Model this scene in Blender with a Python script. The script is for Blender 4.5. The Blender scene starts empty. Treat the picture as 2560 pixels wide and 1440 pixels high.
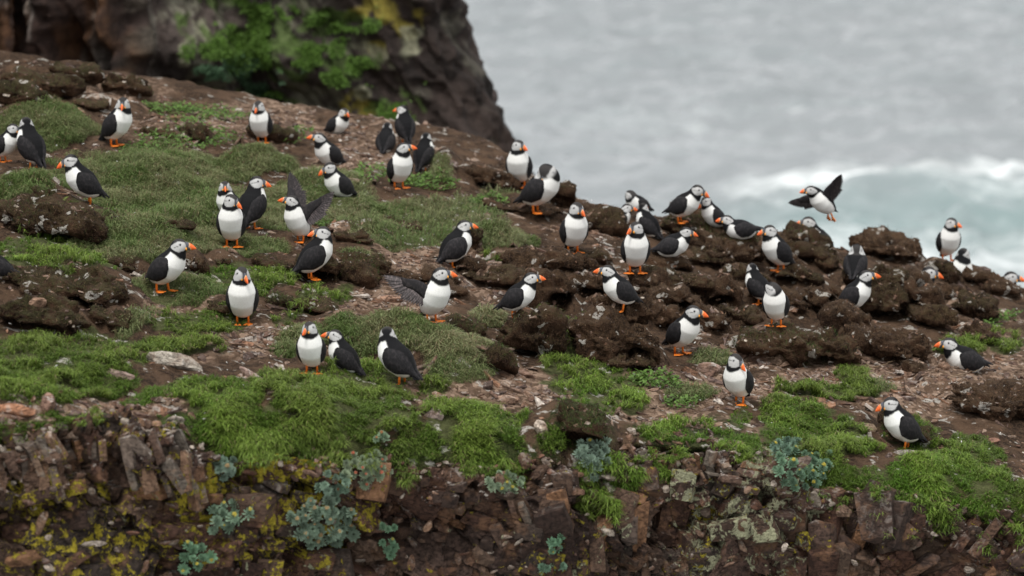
import bpy, math, random
import numpy as np
from mathutils import Vector, Matrix, Euler
from mathutils.bvhtree import BVHTree

random.seed(7)
rng = np.random.default_rng(11)
SC = bpy.context.scene
COL = SC.collection
R = math.radians

# ---------------------------------------------------------------- camera, sky, sun, exposure
ZC = 12.0                       # the lens stands 12 m above the water
PITCH = R(10.0)
FPX = 8000.0                    # focal length in pixels of the 2560 px wide photograph
cam_data = bpy.data.cameras.new('camera')
cam = bpy.data.objects.new('camera', cam_data)
COL.objects.link(cam)
cam.location = (0, 0, ZC)
cam.rotation_euler = (R(90) - PITCH, 0, 0)
cam_data.sensor_width = 36.0
cam_data.lens = 36.0 * FPX / 2560.0
cam_data.clip_start = 0.1
cam_data.clip_end = 6000.0
cam_data.dof.use_dof = True
cam_data.dof.focus_distance = 14.9
cam_data.dof.aperture_fstop = 2.2
SC.camera = cam

SUN_EL, SUN_ROT = R(66), R(205)
world = bpy.data.worlds.new('World')
SC.world = world
world.use_nodes = True
wn = world.node_tree
for n in list(wn.nodes):
    wn.nodes.remove(n)
w_out = wn.nodes.new('ShaderNodeOutputWorld')
w_bg = wn.nodes.new('ShaderNodeBackground')
w_hs = wn.nodes.new('ShaderNodeHueSaturation')
w_sky = wn.nodes.new('ShaderNodeTexSky')
w_sky.sky_type = 'NISHITA'
w_sky.sun_disc = False
w_sky.sun_elevation = SUN_EL
w_sky.sun_rotation = SUN_ROT
w_sky.air_density = 1.0
w_sky.dust_density = 4.0
w_sky.ozone_density = 1.0
w_hs.inputs['Saturation'].default_value = 0.18
w_bg.inputs['Strength'].default_value = 0.13
wn.links.new(w_sky.outputs[0], w_hs.inputs['Color'])
w_mx = wn.nodes.new('ShaderNodeMix')          # an even deck of cloud over most of the sky
w_mx.data_type = 'RGBA'
w_mx.inputs[0].default_value = 0.68
w_mx.inputs[7].default_value = (6.3, 6.4, 6.4, 1)
wn.links.new(w_hs.outputs[0], w_mx.inputs[6])
wn.links.new(w_mx.outputs[2], w_bg.inputs['Color'])
wn.links.new(w_bg.outputs[0], w_out.inputs['Surface'])

sun_data = bpy.data.lights.new('sun', 'SUN')
sun_data.energy = 1.5
sun_data.angle = R(16)
sun_data.color = (1.0, 0.97, 0.93)
sun = bpy.data.objects.new('sun', sun_data)
COL.objects.link(sun)
sun.rotation_euler = (R(90) - SUN_EL, 0, R(180) - SUN_ROT)
sun.location = (0, 0, 40)

vs = SC.view_settings
SC.display_settings.display_device = 'sRGB'
vs.view_transform = 'Standard'
vs.look = 'None'
vs.exposure = 0.66
vs.gamma = 1.0
vs.use_curve_mapping = False
SC.render.engine = 'CYCLES'
SC.cycles.use_denoising = True
SC.cycles.max_bounces = 6
SC.cycles.transparent_max_bounces = 4

# ---------------------------------------------------------------- noise
def _hash(ix, iy, iz, seed):
    with np.errstate(over='ignore'):
        h = (ix.astype(np.uint32) * np.uint32(374761393) + iy.astype(np.uint32) * np.uint32(668265263)
             + iz.astype(np.uint32) * np.uint32(2246822519) + np.uint32((seed * 3266489917) & 0xffffffff))
        h = (h ^ (h >> np.uint32(13))) * np.uint32(1274126177)
        h = (h ^ (h >> np.uint32(16))) * np.uint32(2654435761)
        h = h ^ (h >> np.uint32(15))
    return h.astype(np.float64) / 4294967295.0

def vnoise(p, seed=0):
    p = np.asarray(p, float)
    shp = p.shape[:-1]
    p = p.reshape(-1, 3)
    f = np.floor(p)
    t = p - f
    t = t * t * t * (t * (t * 6 - 15) + 10)
    i = f.astype(np.int64)
    out = 0
    for dx in (0, 1):
        wx = t[:, 0] if dx else 1 - t[:, 0]
        for dy in (0, 1):
            wy = t[:, 1] if dy else 1 - t[:, 1]
            for dz in (0, 1):
                wz = t[:, 2] if dz else 1 - t[:, 2]
                out = out + wx * wy * wz * _hash(i[:, 0] + dx, i[:, 1] + dy, i[:, 2] + dz, seed)
    return (out * 2 - 1).reshape(shp)

def fbm(p, octs=4, seed=0, gain=0.5, lac=2.03):
    p = np.asarray(p, float)
    a, s, tot = 1.0, 0, 0
    for o in range(octs):
        s = s + a * vnoise(p + 17.3 * o, seed + o)
        tot += a
        a *= gain
        p = p * lac
    return s / tot

def ridged(p, octs=4, seed=0):
    p = np.asarray(p, float)
    a, s, tot = 1.0, 0, 0
    for o in range(octs):
        s = s + a * (1 - 2 * np.abs(vnoise(p + 9.1 * o, seed + o)))
        tot += a
        a *= 0.5
        p = p * 2.07
    return s / tot

def smooth(e0, e1, x):
    t = np.clip((x - e0) / (e1 - e0), 0, 1)
    return t * t * (3 - 2 * t)

# ---------------------------------------------------------------- mesh and object helpers
def norm(v):
    v = np.asarray(v, float)
    return v / (np.linalg.norm(v) + 1e-12)

def mesh_np(name, verts, faces, mats=(), smooth_shade=True, cols=None, flat_n=None):
    """faces: (M,3) or (M,4) array, or a list of arrays of both kinds"""
    me = bpy.data.meshes.new(name)
    verts = np.asarray(verts, np.float32)
    fl = faces if isinstance(faces, list) else [faces]
    fl = [np.asarray(f, np.int32) for f in fl if len(f)]
    loops = np.concatenate([f.ravel() for f in fl])
    tot = np.concatenate([np.full(len(f), f.shape[1], np.int32) for f in fl])
    start = np.concatenate([[0], np.cumsum(tot)[:-1]]).astype(np.int32)
    me.vertices.add(len(verts)); me.vertices.foreach_set('co', verts.ravel())
    me.loops.add(len(loops)); me.loops.foreach_set('vertex_index', loops)
    me.polygons.add(len(tot)); me.polygons.foreach_set('loop_start', start)
    me.polygons.foreach_set('loop_total', tot)
    me.polygons.foreach_set('use_smooth', np.full(len(tot), smooth_shade, bool))
    if cols is not None:
        for cn, c in (cols.items() if isinstance(cols, dict) else [('col', cols)]):
            a = me.color_attributes.new(cn, 'FLOAT_COLOR', 'POINT')
            c = np.asarray(c, np.float32)
            if c.shape[1] == 3:
                c = np.concatenate([c, np.ones((len(c), 1), np.float32)], 1)
            a.data.foreach_set('color', c.ravel())
    for m in (mats if isinstance(mats, (list, tuple)) else [mats]):
        me.materials.append(m)
    me.update(calc_edges=True)
    return me

def obj(name, me, parent=None, loc=None, rot=None, scale=None):
    o = bpy.data.objects.new(name, me)
    COL.objects.link(o)
    if parent is not None:
        o.parent = parent
    if loc is not None: o.location = loc
    if rot is not None: o.rotation_euler = rot
    if scale is not None: o.scale = scale if hasattr(scale, '__len__') else (scale,) * 3
    return o

def tag(o, label=None, cat=None, group=None, kind=None):
    if label: o['label'] = label
    if cat: o['category'] = cat
    if group: o['group'] = group
    if kind: o['kind'] = kind
    return o

def grid_faces(nu, nv):
    i = np.arange(nu * nv).reshape(nu, nv)
    return np.stack([i[:-1, :-1], i[1:, :-1], i[1:, 1:], i[:-1, 1:]], -1).reshape(-1, 4)

def ico(sub):
    import bmesh
    bm = bmesh.new()
    bmesh.ops.create_icosphere(bm, subdivisions=sub, radius=1.0)
    v = np.array([x.co[:] for x in bm.verts])
    f = np.array([[x.index for x in q.verts] for q in bm.faces])
    bm.free()
    return v, f
ICO2, ICO3, ICO4, ICO5 = ico(2), ico(3), ico(4), ico(5)

def tube(pts, rads, n=8, cap=True):
    pts = np.asarray(pts, float)
    m = len(pts)
    T = np.gradient(pts, axis=0)
    T /= np.linalg.norm(T, axis=1)[:, None] + 1e-9
    ref = np.array([0.3, 0.9, 0.2])
    V = []
    for k in range(m):
        a = np.cross(T[k], ref); a /= np.linalg.norm(a) + 1e-9
        b = np.cross(T[k], a)
        th = np.linspace(0, 2 * np.pi, n, endpoint=False)
        V.append(pts[k] + rads[k] * (np.cos(th)[:, None] * a + np.sin(th)[:, None] * b))
    V = np.concatenate(V)
    F = []
    for k in range(m - 1):
        for j in range(n):
            F.append([k * n + j, k * n + (j + 1) % n, (k + 1) * n + (j + 1) % n, (k + 1) * n + j])
    F = np.array(F)
    tri = []
    if cap:
        V = np.concatenate([V, pts[:1], pts[-1:]])
        c0, c1 = m * n, m * n + 1
        for j in range(n):
            tri.append([c0, (j + 1) % n, j])
            tri.append([c1, (m - 1) * n + j, (m - 1) * n + (j + 1) % n])
    return V, [F, np.array(tri)] if cap else [F]

def join_parts(parts):
    """parts: list of (V, [faces...], col or None)"""
    Vs, q, t, C, off = [], [], [], [], 0
    for V, F, c in parts:
        Vs.append(V)
        for f in (F if isinstance(F, list) else [F]):
            f = np.asarray(f)
            if not len(f): continue
            (q if f.shape[1] == 4 else t).append(f + off)
        if c is not None:
            c = np.asarray(c, float)
            C.append(np.tile(c, (len(V), 1)) if c.ndim == 1 else c)
        off += len(V)
    F = ([np.concatenate(q)] if q else []) + ([np.concatenate(t)] if t else [])
    return np.concatenate(Vs), F, (np.concatenate(C) if C else None)

# ---------------------------------------------------------------- photograph rays
_cp, _sp = math.cos(PITCH), math.sin(PITCH)
def ray(u, v):
    cx, cy = (np.asarray(u, float) - 1280) / FPX, -(np.asarray(v, float) - 720) / FPX
    d = np.stack([cx, _cp + cy * _sp, -_sp + cy * _cp], -1)
    return d
def ray_n(u, v):
    d = ray(u, v)
    return d / np.linalg.norm(d)
def project(p):
    p = np.asarray(p, float) - np.array([0, 0, ZC])
    dep = p[..., 1] * _cp - p[..., 2] * _sp
    up = p[..., 1] * _sp + p[..., 2] * _cp
    return 1280 + FPX * p[..., 0] / dep, 720 - FPX * up / dep, dep

# ---------------------------------------------------------------- material helper
class Mat:
    def __init__(self, name):
        self.m = bpy.data.materials.new(name)
        self.m.use_nodes = True
        self.nt = self.m.node_tree
        self.nt.nodes.clear()
        self.out = self.nt.nodes.new('ShaderNodeOutputMaterial')
    def n(self, t, **kw):
        nd = self.nt.nodes.new('ShaderNode' + t)
        for k, v in kw.items():
            setattr(nd, k, v)
        return nd
    def l(self, a, b):
        self.nt.links.new(a, b)
    def val(self, sock, v):
        if isinstance(v, bpy.types.NodeSocket):
            self.l(v, sock)
        elif isinstance(v, (tuple, list)) and len(v) == 3 and sock.type == 'RGBA':
            sock.default_value = (*v, 1)
        else:
            sock.default_value = v
    def attr(self, name, kind='GEOMETRY'):
        return self.n('Attribute', attribute_name=name, attribute_type=kind)
    def noise(self, scale, detail=4, rough=0.55, vec=None, dist=0.0, dim='3D'):
        nd = self.n('TexNoise', noise_dimensions=dim)
        nd.inputs['Scale'].default_value = scale
        nd.inputs['Detail'].default_value = detail
        nd.inputs['Roughness'].default_value = rough
        nd.inputs['Distortion'].default_value = dist
        if vec is not None: self.l(vec, nd.inputs['Vector'])
        return nd.outputs['Fac']
    def voro(self, scale, vec=None, feature='F1', out='Distance'):
        nd = self.n('TexVoronoi', feature=feature)
        nd.inputs['Scale'].default_value = scale
        if vec is not None: self.l(vec, nd.inputs['Vector'])
        return nd.outputs[out]
    def ramp(self, fac, lo, hi):
        nd = self.n('MapRange', interpolation_type='SMOOTHSTEP')
        self.val(nd.inputs['Value'], fac)
        nd.inputs['From Min'].default_value = lo
        nd.inputs['From Max'].default_value = hi
        return nd.outputs['Result']
    def mix(self, fac, a, b, mode='MIX'):
        nd = self.n('Mix', data_type='RGBA', blend_type=mode)
        self.val(nd.inputs[0], fac)
        self.val(nd.inputs[6], a)
        self.val(nd.inputs[7], b)
        return nd.outputs[2]
    def math(self, op, a, b=0.0):
        nd = self.n('Math', operation=op)
        self.val(nd.inputs[0], a)
        self.val(nd.inputs[1], b)
        return nd.outputs[0]
    def scaled(self, vec, s):
        nd = self.n('Mapping')
        self.l(vec, nd.inputs['Vector'])
        nd.inputs['Scale'].default_value = s
        return nd.outputs[0]
    def bump(self, h, strength=0.5, dist=0.01, normal=None):
        nd = self.n('Bump')
        nd.inputs['Strength'].default_value = strength
        nd.inputs['Distance'].default_value = dist
        self.l(h, nd.inputs['Height'])
        if normal is not None: self.l(normal, nd.inputs['Normal'])
        return nd.outputs[0]
    def pos(self):
        return self.n('NewGeometry').outputs['Position']
    def normal_z(self):
        s = self.n('SeparateXYZ')
        self.l(self.n('NewGeometry').outputs['Normal'], s.inputs[0])
        return s.outputs[2]
    def finish(self, color, rough=0.8, spec=0.3, bump=None, trans=0.0):
        b = self.n('BsdfPrincipled')
        self.val(b.inputs['Base Color'], color)
        self.val(b.inputs['Roughness'], rough)
        b.inputs['Specular IOR Level'].default_value = spec
        if bump is not None: self.l(bump, b.inputs['Normal'])
        sh = b.outputs[0]
        if trans > 0:
            t = self.n('BsdfTranslucent')
            self.val(t.inputs['Color'], color)
            mx = self.n('MixShader')
            mx.inputs[0].default_value = trans
            self.l(sh, mx.inputs[1]); self.l(t.outputs[0], mx.inputs[2])
            sh = mx.outputs[0]
        self.l(sh, self.out.inputs['Surface'])
        return self.m

# ================================================================ MATERIALS OF THE LAND
def _soil(name, use_attr=True):
    m = Mat(name)
    p = m.pos()
    big = m.noise(7, 5, 0.6, p)
    mid = m.noise(38, 5, 0.65, p)
    fine = m.noise(190, 4, 0.7, p)
    fib = m.noise(120, 3, 0.6, m.scaled(p, (1.0, 1.0, 0.22)), 1.5)
    c = m.mix(m.ramp(mid, 0.35, 0.68), (0.017, 0.0100, 0.0066), (0.074, 0.044, 0.027))
    c = m.mix(m.ramp(big, 0.42, 0.66), c, (0.110, 0.066, 0.041))
    c = m.mix(m.ramp(fib, 0.50, 0.72), c, (0.140, 0.092, 0.056))
    c = m.mix(m.ramp(fine, 0.62, 0.82), c, (0.10, 0.065, 0.042))
    crumb = m.voro(150, p)
    if use_attr:
        a = m.n('SeparateColor')
        m.l(m.attr('cover').outputs['Color'], a.inputs[0])
        shale = m.voro(44, m.scaled(p, (1, 0.75, 1.6)), out='Color')
        sv = m.n('SeparateColor'); m.l(shale, sv.inputs[0])
        sc = m.mix(sv.outputs[0], (0.13, 0.082, 0.056), (0.36, 0.250, 0.180))
        sm = m.math('MULTIPLY', m.ramp(sv.outputs[1], 0.30, 0.55), a.outputs[1])
        c = m.mix(m.math('MULTIPLY', a.outputs[1], 0.55), c, (0.150, 0.096, 0.064))
        c = m.mix(sm, c, sc)
        gr = m.mix(m.ramp(mid, 0.3, 0.7), (0.045, 0.052, 0.018), (0.100, 0.112, 0.044))
        c = m.mix(a.outputs[0], c, gr)
        moss = m.mix(m.ramp(fine, 0.3, 0.7), (0.010, 0.014, 0.005), (0.035, 0.050, 0.012))
        c = m.mix(m.math('MULTIPLY', a.outputs[2], m.ramp(mid, 0.38, 0.6)), c, moss)
    else:
        rnd = m.n('ObjectInfo').outputs['Random']
        c = m.mix(1.0, c, m.mix(rnd, (0.60, 0.53, 0.50), (1.05, 0.97, 0.93)), 'MULTIPLY')
        up = m.ramp(m.normal_z(), 0.35, 0.9)
        top = m.mix(m.ramp(mid, 0.35, 0.7), (0.055, 0.034, 0.022), (0.120, 0.080, 0.053))
        c = m.mix(m.math('MULTIPLY', m.math('MULTIPLY', up, m.ramp(big, 0.40, 0.62)), 0.7), c, top)
        oi = m.attr('moss', 'OBJECT').outputs['Fac']
        moss = m.mix(m.ramp(fine, 0.3, 0.7), (0.016, 0.020, 0.007), (0.055, 0.068, 0.022))
        c = m.mix(m.math('MULTIPLY', m.math('MULTIPLY', oi, m.ramp(mid, 0.36, 0.58)), m.ramp(m.normal_z(), -0.1, 0.5)), c, moss)
    # bird lime
    g = m.noise(11.5, 3, 0.5, p, 0.25)
    g2 = m.noise(62, 3, 0.6, p)
    lime = m.math('MULTIPLY', m.ramp(g, *((0.615, 0.66) if use_attr else (0.635, 0.665))), m.ramp(g2, 0.38, 0.50))
    c = m.mix(m.math('MULTIPLY', lime, 0.75), c, (0.52, 0.49, 0.44))
    h = m.math('ADD', m.math('MULTIPLY', mid, 1.6), m.math('ADD', m.math('MULTIPLY', fine, 0.7), m.math('MULTIPLY', crumb, 0.5)))
    return m.finish(c, 0.93, 0.12, m.bump(h, 0.9, 0.018))
M_SOIL, M_PEAT = _soil('soil', True), _soil('peat', False)

def _stone(name, attr_kind):
    m = Mat(name)
    p = m.pos()
    big = m.noise(9, 4, 0.6, p)
    mid = m.noise(45, 5, 0.65, p)
    fine = m.noise(210, 4, 0.7, p)
    crusty = attr_kind != 'GEOMETRY'
    if attr_kind == 'OBJECT':
        base = m.n('ObjectInfo').outputs['Color']
        ly = m.attr('lichen', 'OBJECT').outputs['Fac']
        lp = m.attr('pale_lichen', 'OBJECT').outputs['Fac']
        gu = m.attr('lime', 'OBJECT').outputs['Fac']
    else:
        base = m.attr('col').outputs['Color']
        ly, lp, gu = 0.42, 0.30, 0.35
    c = m.mix(m.ramp(mid, 0.3, 0.7), m.mix(1.0, base, (0.55, 0.50, 0.48), 'MULTIPLY'), m.mix(1.0, base, (1.25, 1.2, 1.18), 'MULTIPLY'))
    c = m.mix(m.math('MULTIPLY', m.ramp(big, 0.52, 0.66), 0.55), c, (0.150, 0.078, 0.042))
    c = m.mix(m.ramp(fine, 0.60, 0.85), c, m.mix(1.0, c, (1.7, 1.65, 1.6), 'MULTIPLY'))
    crack = m.noise(11, 6, 0.7, m.scaled(p, (1.0, 1.0, 2.6)), 1.2)
    cm = m.ramp(m.math('ABSOLUTE', m.math('SUBTRACT', crack, 0.5)), 0.0, 0.022)
    c = m.mix(cm, m.mix(1.0, c, (0.45, 0.42, 0.42), 'MULTIPLY'), c)
    # lime and weathering on the upward faces
    up = m.ramp(m.normal_z(), 0.15, 0.75)
    l1 = m.ramp(m.noise(26, 4, 0.65, p, 0.6), 0.50, 0.64)
    c = m.mix(m.math('MULTIPLY', m.math('MULTIPLY', up, l1), gu), c, (0.50, 0.455, 0.41))
    # crusts of lichen
    k1 = m.noise(27, 6, 0.68, p, 0.5)
    k2 = m.voro(75, p)
    if crusty:
        t1 = m.n('MapRange'); m.val(t1.inputs['Value'], ly); t1.inputs['To Min'].default_value = 0.74; t1.inputs['To Max'].default_value = 0.46
        e1 = m.ramp(m.math('SUBTRACT', m.math('ADD', k1, m.math('MULTIPLY', k2, -0.10)), t1.outputs[0]), -0.05, 0.005)
        k3 = m.noise(17, 6, 0.66, p, 0.7)
        t2 = m.n('MapRange'); m.val(t2.inputs['Value'], lp); t2.inputs['To Min'].default_value = 0.76; t2.inputs['To Max'].default_value = 0.43
        e2 = m.ramp(m.math('SUBTRACT', m.math('ADD', k3, m.math('MULTIPLY', k2, -0.10)), t2.outputs[0]), -0.05, 0.005)
        pale = m.mix(m.ramp(fine, 0.3, 0.7), (0.14, 0.14, 0.080), (0.32, 0.315, 0.205))
        yel = m.mix(m.ramp(fine, 0.3, 0.7), (0.135, 0.110, 0.010), (0.330, 0.265, 0.022))
        c = m.mix(e2, c, pale)
        c = m.mix(e1, c, yel)
        crust = m.math('ADD', e1, e2)
    h = m.math('ADD', m.math('MULTIPLY', mid, 1.2), m.math('MULTIPLY', fine, 0.5))
    h = m.math('ADD', h, m.math('MULTIPLY', cm, 0.8))
    if crusty:
        h = m.math('ADD', h, m.math('MULTIPLY', crust, m.math('SUBTRACT', 1.0, k2)))
    return m.finish(c, 0.85, 0.22, m.bump(h, 0.75, 0.010))
M_STONE, M_CHIP, M_RUBBLE = _stone('weathered_stone', 'OBJECT'), _stone('stone_chips', 'GEOMETRY'), _stone('face_rubble', 'MESH')

def _leafm(name, trans=0.25, rough=0.6, kind='GEOMETRY'):
    m = Mat(name)
    if kind == 'GEOMETRY':
        c = m.attr('col').outputs['Color']
    else:
        c = m.mix(1.0, m.attr('col').outputs['Color'], m.n('ObjectInfo').outputs['Color'], 'MULTIPLY')
    return m.finish(c, rough, 0.25, None, trans)
M_GRASS, M_SUCC = _leafm('grass_blades', 0.30, 0.55), _leafm('fleshy_leaves', 0.12, 0.5, 'OBJECT')

# ================================================================ GROUND
def base_plane(x, y):
    return ZC - 4.0 - 0.19 * x + 0.08 * y
def plane_hit(u, v):
    """where the ray meets the mean slope of the headland"""
    d = ray(u, v)
    t = -4.0 / (d[..., 2] + 0.19 * d[..., 0] - 0.08 * d[..., 1])
    return np.stack([d[..., 0] * t, d[..., 1] * t, ZC + d[..., 2] * t], -1)

def ylip(x):
    x = np.asarray(x, float)
    p = np.stack([x * 1.3, 0 * x, 0 * x], -1)
    p2 = np.stack([x * 4.2, 0 * x + 5, 0 * x], -1)
    xc = np.clip(x, -6, 6)
    return np.interp(xc, [-6, -2.2, -1.6, -1.1, -0.5, 0.1, 0.7, 1.3, 1.9, 2.4, 6],
                     [11.2, 12.45, 12.65, 12.95, 13.22, 13.42, 13.62, 13.80, 13.92, 13.95, 14.4]) + 0.05 * vnoise(p, 3) + 0.03 * vnoise(p2, 4)

# grassy swells of the slope: centre and half sizes in the photograph, height in metres
SWELLS = [(1000, 835, 230, 62, 0.10), (640, 395, 105, 42, 0.09), (350, 600, 150, 55, 0.08), (1235, 590, 90, 38, 0.06), (110, 300, 140, 50, 0.09),
          (430, 430, 160, 50, 0.05), (1110, 415, 40, 40, 0.09), (940, 600, 45, 24, 0.05), (600, 540, 90, 45, 0.05), (840, 470, 120, 40, 0.05),
          (1130, 915, 120, 45, 0.05), (60, 470, 90, 50, 0.08), (440, 720, 110, 35, 0.05), (700, 1000, 260, 60, 0.05), (200, 880, 260, 60, 0.05),
          (2080, 1040, 150, 70, 0.05), (620, 610, 60, 30, 0.04), (880, 520, 80, 25, 0.05)]
_SW = []
for (u, v, ru, rv, h) in SWELLS:
    c = plane_hit(u, v + rv * 0.2)
    c1, c2 = plane_hit(u, v + rv * 0.5), plane_hit(u, v - rv * 0.5)
    _SW.append((c[0], c[1], ru * c[1] / FPX, abs(c2[1] - c1[1]), h))

MOUNDS = [(1395, 482, 36, 36), (1310, 522, 95, 22), (1225, 445, 66, 24), (1500, 562, 52, 24), (1485, 536, 34, 18), (1740, 572, 78, 26), (1820, 596, 95, 30), (1722, 535, 40, 18),
          (1815, 625, 92, 32), (1760, 645, 70, 22), (1660, 658, 60, 22), (2005, 600, 72, 26), (2030, 632, 66, 26), (2225, 622, 96, 34), (2245, 606, 44, 24), (2360, 682, 46, 32),
          (2285, 706, 52, 28), (2440, 686, 62, 20), (2195, 702, 88, 34), (1330, 657, 88, 22), (1420, 655, 66, 26), (1240, 692, 90, 22), (1372, 722, 66, 52), (1460, 705, 70, 34),
          (1335, 842, 80, 66), (1540, 848, 118, 68), (1565, 778, 84, 34), (1700, 702, 90, 32), (1785, 722, 66, 46), (1690, 745, 70, 36), (1950, 862, 112, 58), (2075, 880, 78, 46),
          (2130, 800, 66, 44), (2215, 762, 86, 46), (2290, 745, 60, 44), (2050, 745, 62, 36), (2000, 692, 62, 26), (2255, 872, 80, 40), (2180, 850, 66, 34), (2430, 770, 60, 34),
          (2450, 838, 48, 22), (2485, 1002, 150, 46), (1905, 738, 46, 22), (2290, 926, 32, 14), (1770, 800, 60, 40), (1855, 790, 60, 36), (1620, 715, 50, 26), (2350, 735, 50, 24), (1870, 690, 60, 26),
          (120, 556, 140, 44), (110, 492, 50, 24), (480, 662, 32, 26), (318, 664, 44, 24), (190, 725, 150, 46), (110, 795, 110, 42), (285, 800, 70, 30), (250, 706, 42, 28), (60, 700, 70, 30),
          (705, 757, 38, 18), (800, 672, 62, 36), (770, 768, 64, 20), (888, 686, 58, 26), (900, 655, 90, 26), (310, 214, 64, 36), (120, 205, 105, 36), (55, 235, 60, 24), (185, 180, 60, 24), (490, 337, 38, 22),
          (1165, 822, 46, 22), (1235, 905, 62, 40), (1178, 602, 28, 34), (555, 772, 52, 18), (880, 592, 52, 18), (1060, 690, 90, 22), (1150, 660, 60, 18), (690, 662, 50, 20), (1000, 560, 60, 16),
          (560, 655, 40, 18), (430, 560, 60, 18), (1440, 1062, 108, 52), (2275, 1075, 62, 40), (1480, 640, 50, 18), (2510, 720, 60, 20), (1120, 720, 60, 16), 
          (230, 262, 50, 16), (400, 330, 40, 14), (680, 330, 50, 16), (2080, 660, 50, 22), (1960, 650, 46, 20), (2120, 745, 50, 24), (1570, 905, 60, 24), (1990, 755, 50, 26), (1640, 780, 50, 30), (2340, 800, 56, 26)]
_MB = []
for (u, v, ru, rv) in MOUNDS:
    c = plane_hit(u, v + rv * 0.7)
    dep = c[1] / _cp
    rx = ru * dep / FPX
    _MB.append((c[0], c[1] + min(0.6 * rx, 0.15), rx * 1.2, min(max(rx * 0.75, 0.08), 0.20), 1.15 * rv * dep / FPX))

def top_z(x, y):
    p = np.stack([x, y, 0 * x], -1)
    z = base_plane(x, y)
    z = z + 0.045 * fbm(p * np.array([0.8, 0.55, 1]), 2, 21)
    z = z + 0.030 * ridged(p * np.array([1.6, 1.5, 1]), 2, 31) + 0.016 * fbm(p * np.array([5, 4, 1]), 3, 41)
    z = z + 0.010 * fbm(p * np.array([15, 12, 1]), 3, 51) + 0.012 * ridged(p * np.array([9, 7, 1]), 2, 57) * smooth(-0.3, 0.4, fbm(p * 1.3, 2, 58))
    for (cx, cy, rx, ry, h) in _SW:
        e = ((x - cx) / rx) ** 2 + ((y - cy) / ry) ** 2
        z = z + h * np.clip(1 - e, 0, 1) ** 1.3
    bump_ = np.zeros_like(x)
    wob = 1 + 0.35 * fbm(p * np.array([7, 6, 1]), 2, 55)
    for (cx, cy, rx, ry, h) in _MB:
        yy = np.where(y < cy, (y - cy) / ry, (y - cy) / (2.4 * ry))
        e = (((x - cx) / rx) ** 2 + yy ** 2) * wob
        bump_ = np.maximum(bump_, h * np.clip(1 - e, 0, 1) ** 0.7)
    z = z + bump_ + np.minimum(bump_ * 4, 1) * 0.022 * ridged(p * np.array([6, 5, 1]), 3, 59)
    # behind the crest the headland drops to the water
    yc = np.interp(x, [-9, 0.0, 0.45, 0.9, 9], [18.45, 18.40, 17.75, 17.75, 17.9]) + 0.10 * vnoise(p * np.array([1.1, 0, 0]) + 3.3, 61)
    back = smooth(0.15, -0.25, x)
    o = np.maximum(y - yc - 0.45 * back, 0)
    slope = 0.35 + 1.15 * (1 - back)
    z = z - slope * (np.sqrt(o * o + 0.10) - math.sqrt(0.10)) - 0.02 * o
    return z

QT = np.linspace(0, 12, 1201)
_ang = R(6) + R(78) * smooth(0.0, 0.46, QT) + R(9) * smooth(0.45, 0.75, QT) - R(12) * smooth(1.6, 3.0, QT)
_dy, _dz = np.concatenate([[0], np.cumsum(np.cos(_ang[:-1]) * 0.01)]), np.concatenate([[0], np.cumsum(np.sin(_ang[:-1]) * 0.01)])
def surf(x, q):
    """the skin of the headland: q metres in from the lip (positive) or down the rock face (negative)"""
    x = np.asarray(x, float); q = np.asarray(q, float)
    yl = ylip(x)
    qt, qb = np.maximum(q, 0), np.maximum(-q, 0)
    z = top_z(x, yl + qt)
    dy, dz = np.interp(qb, QT, _dy), np.interp(qb, QT, _dz)
    p = np.stack([x, q, 0 * x], -1)
    w = smooth(0.1, 0.6, qb)
    bulge = w * (0.07 * fbm(p * np.array([1.7, 1.9, 1]), 3, 71) + 0.025 * fbm(p * np.array([7, 7, 1]), 3, 81))
    return np.stack([x, yl + qt - dy - bulge, z - dz], -1)

def surf_normals(X, Q):
    e = 0.012
    a = surf(X + e, Q) - surf(X - e, Q)
    b = surf(X, Q + e) - surf(X, Q - e)
    n = np.cross(a, b)
    n /= np.linalg.norm(n, axis=1)[:, None]
    n[n[:, 2] < -0.2] *= -1
    return n

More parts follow.
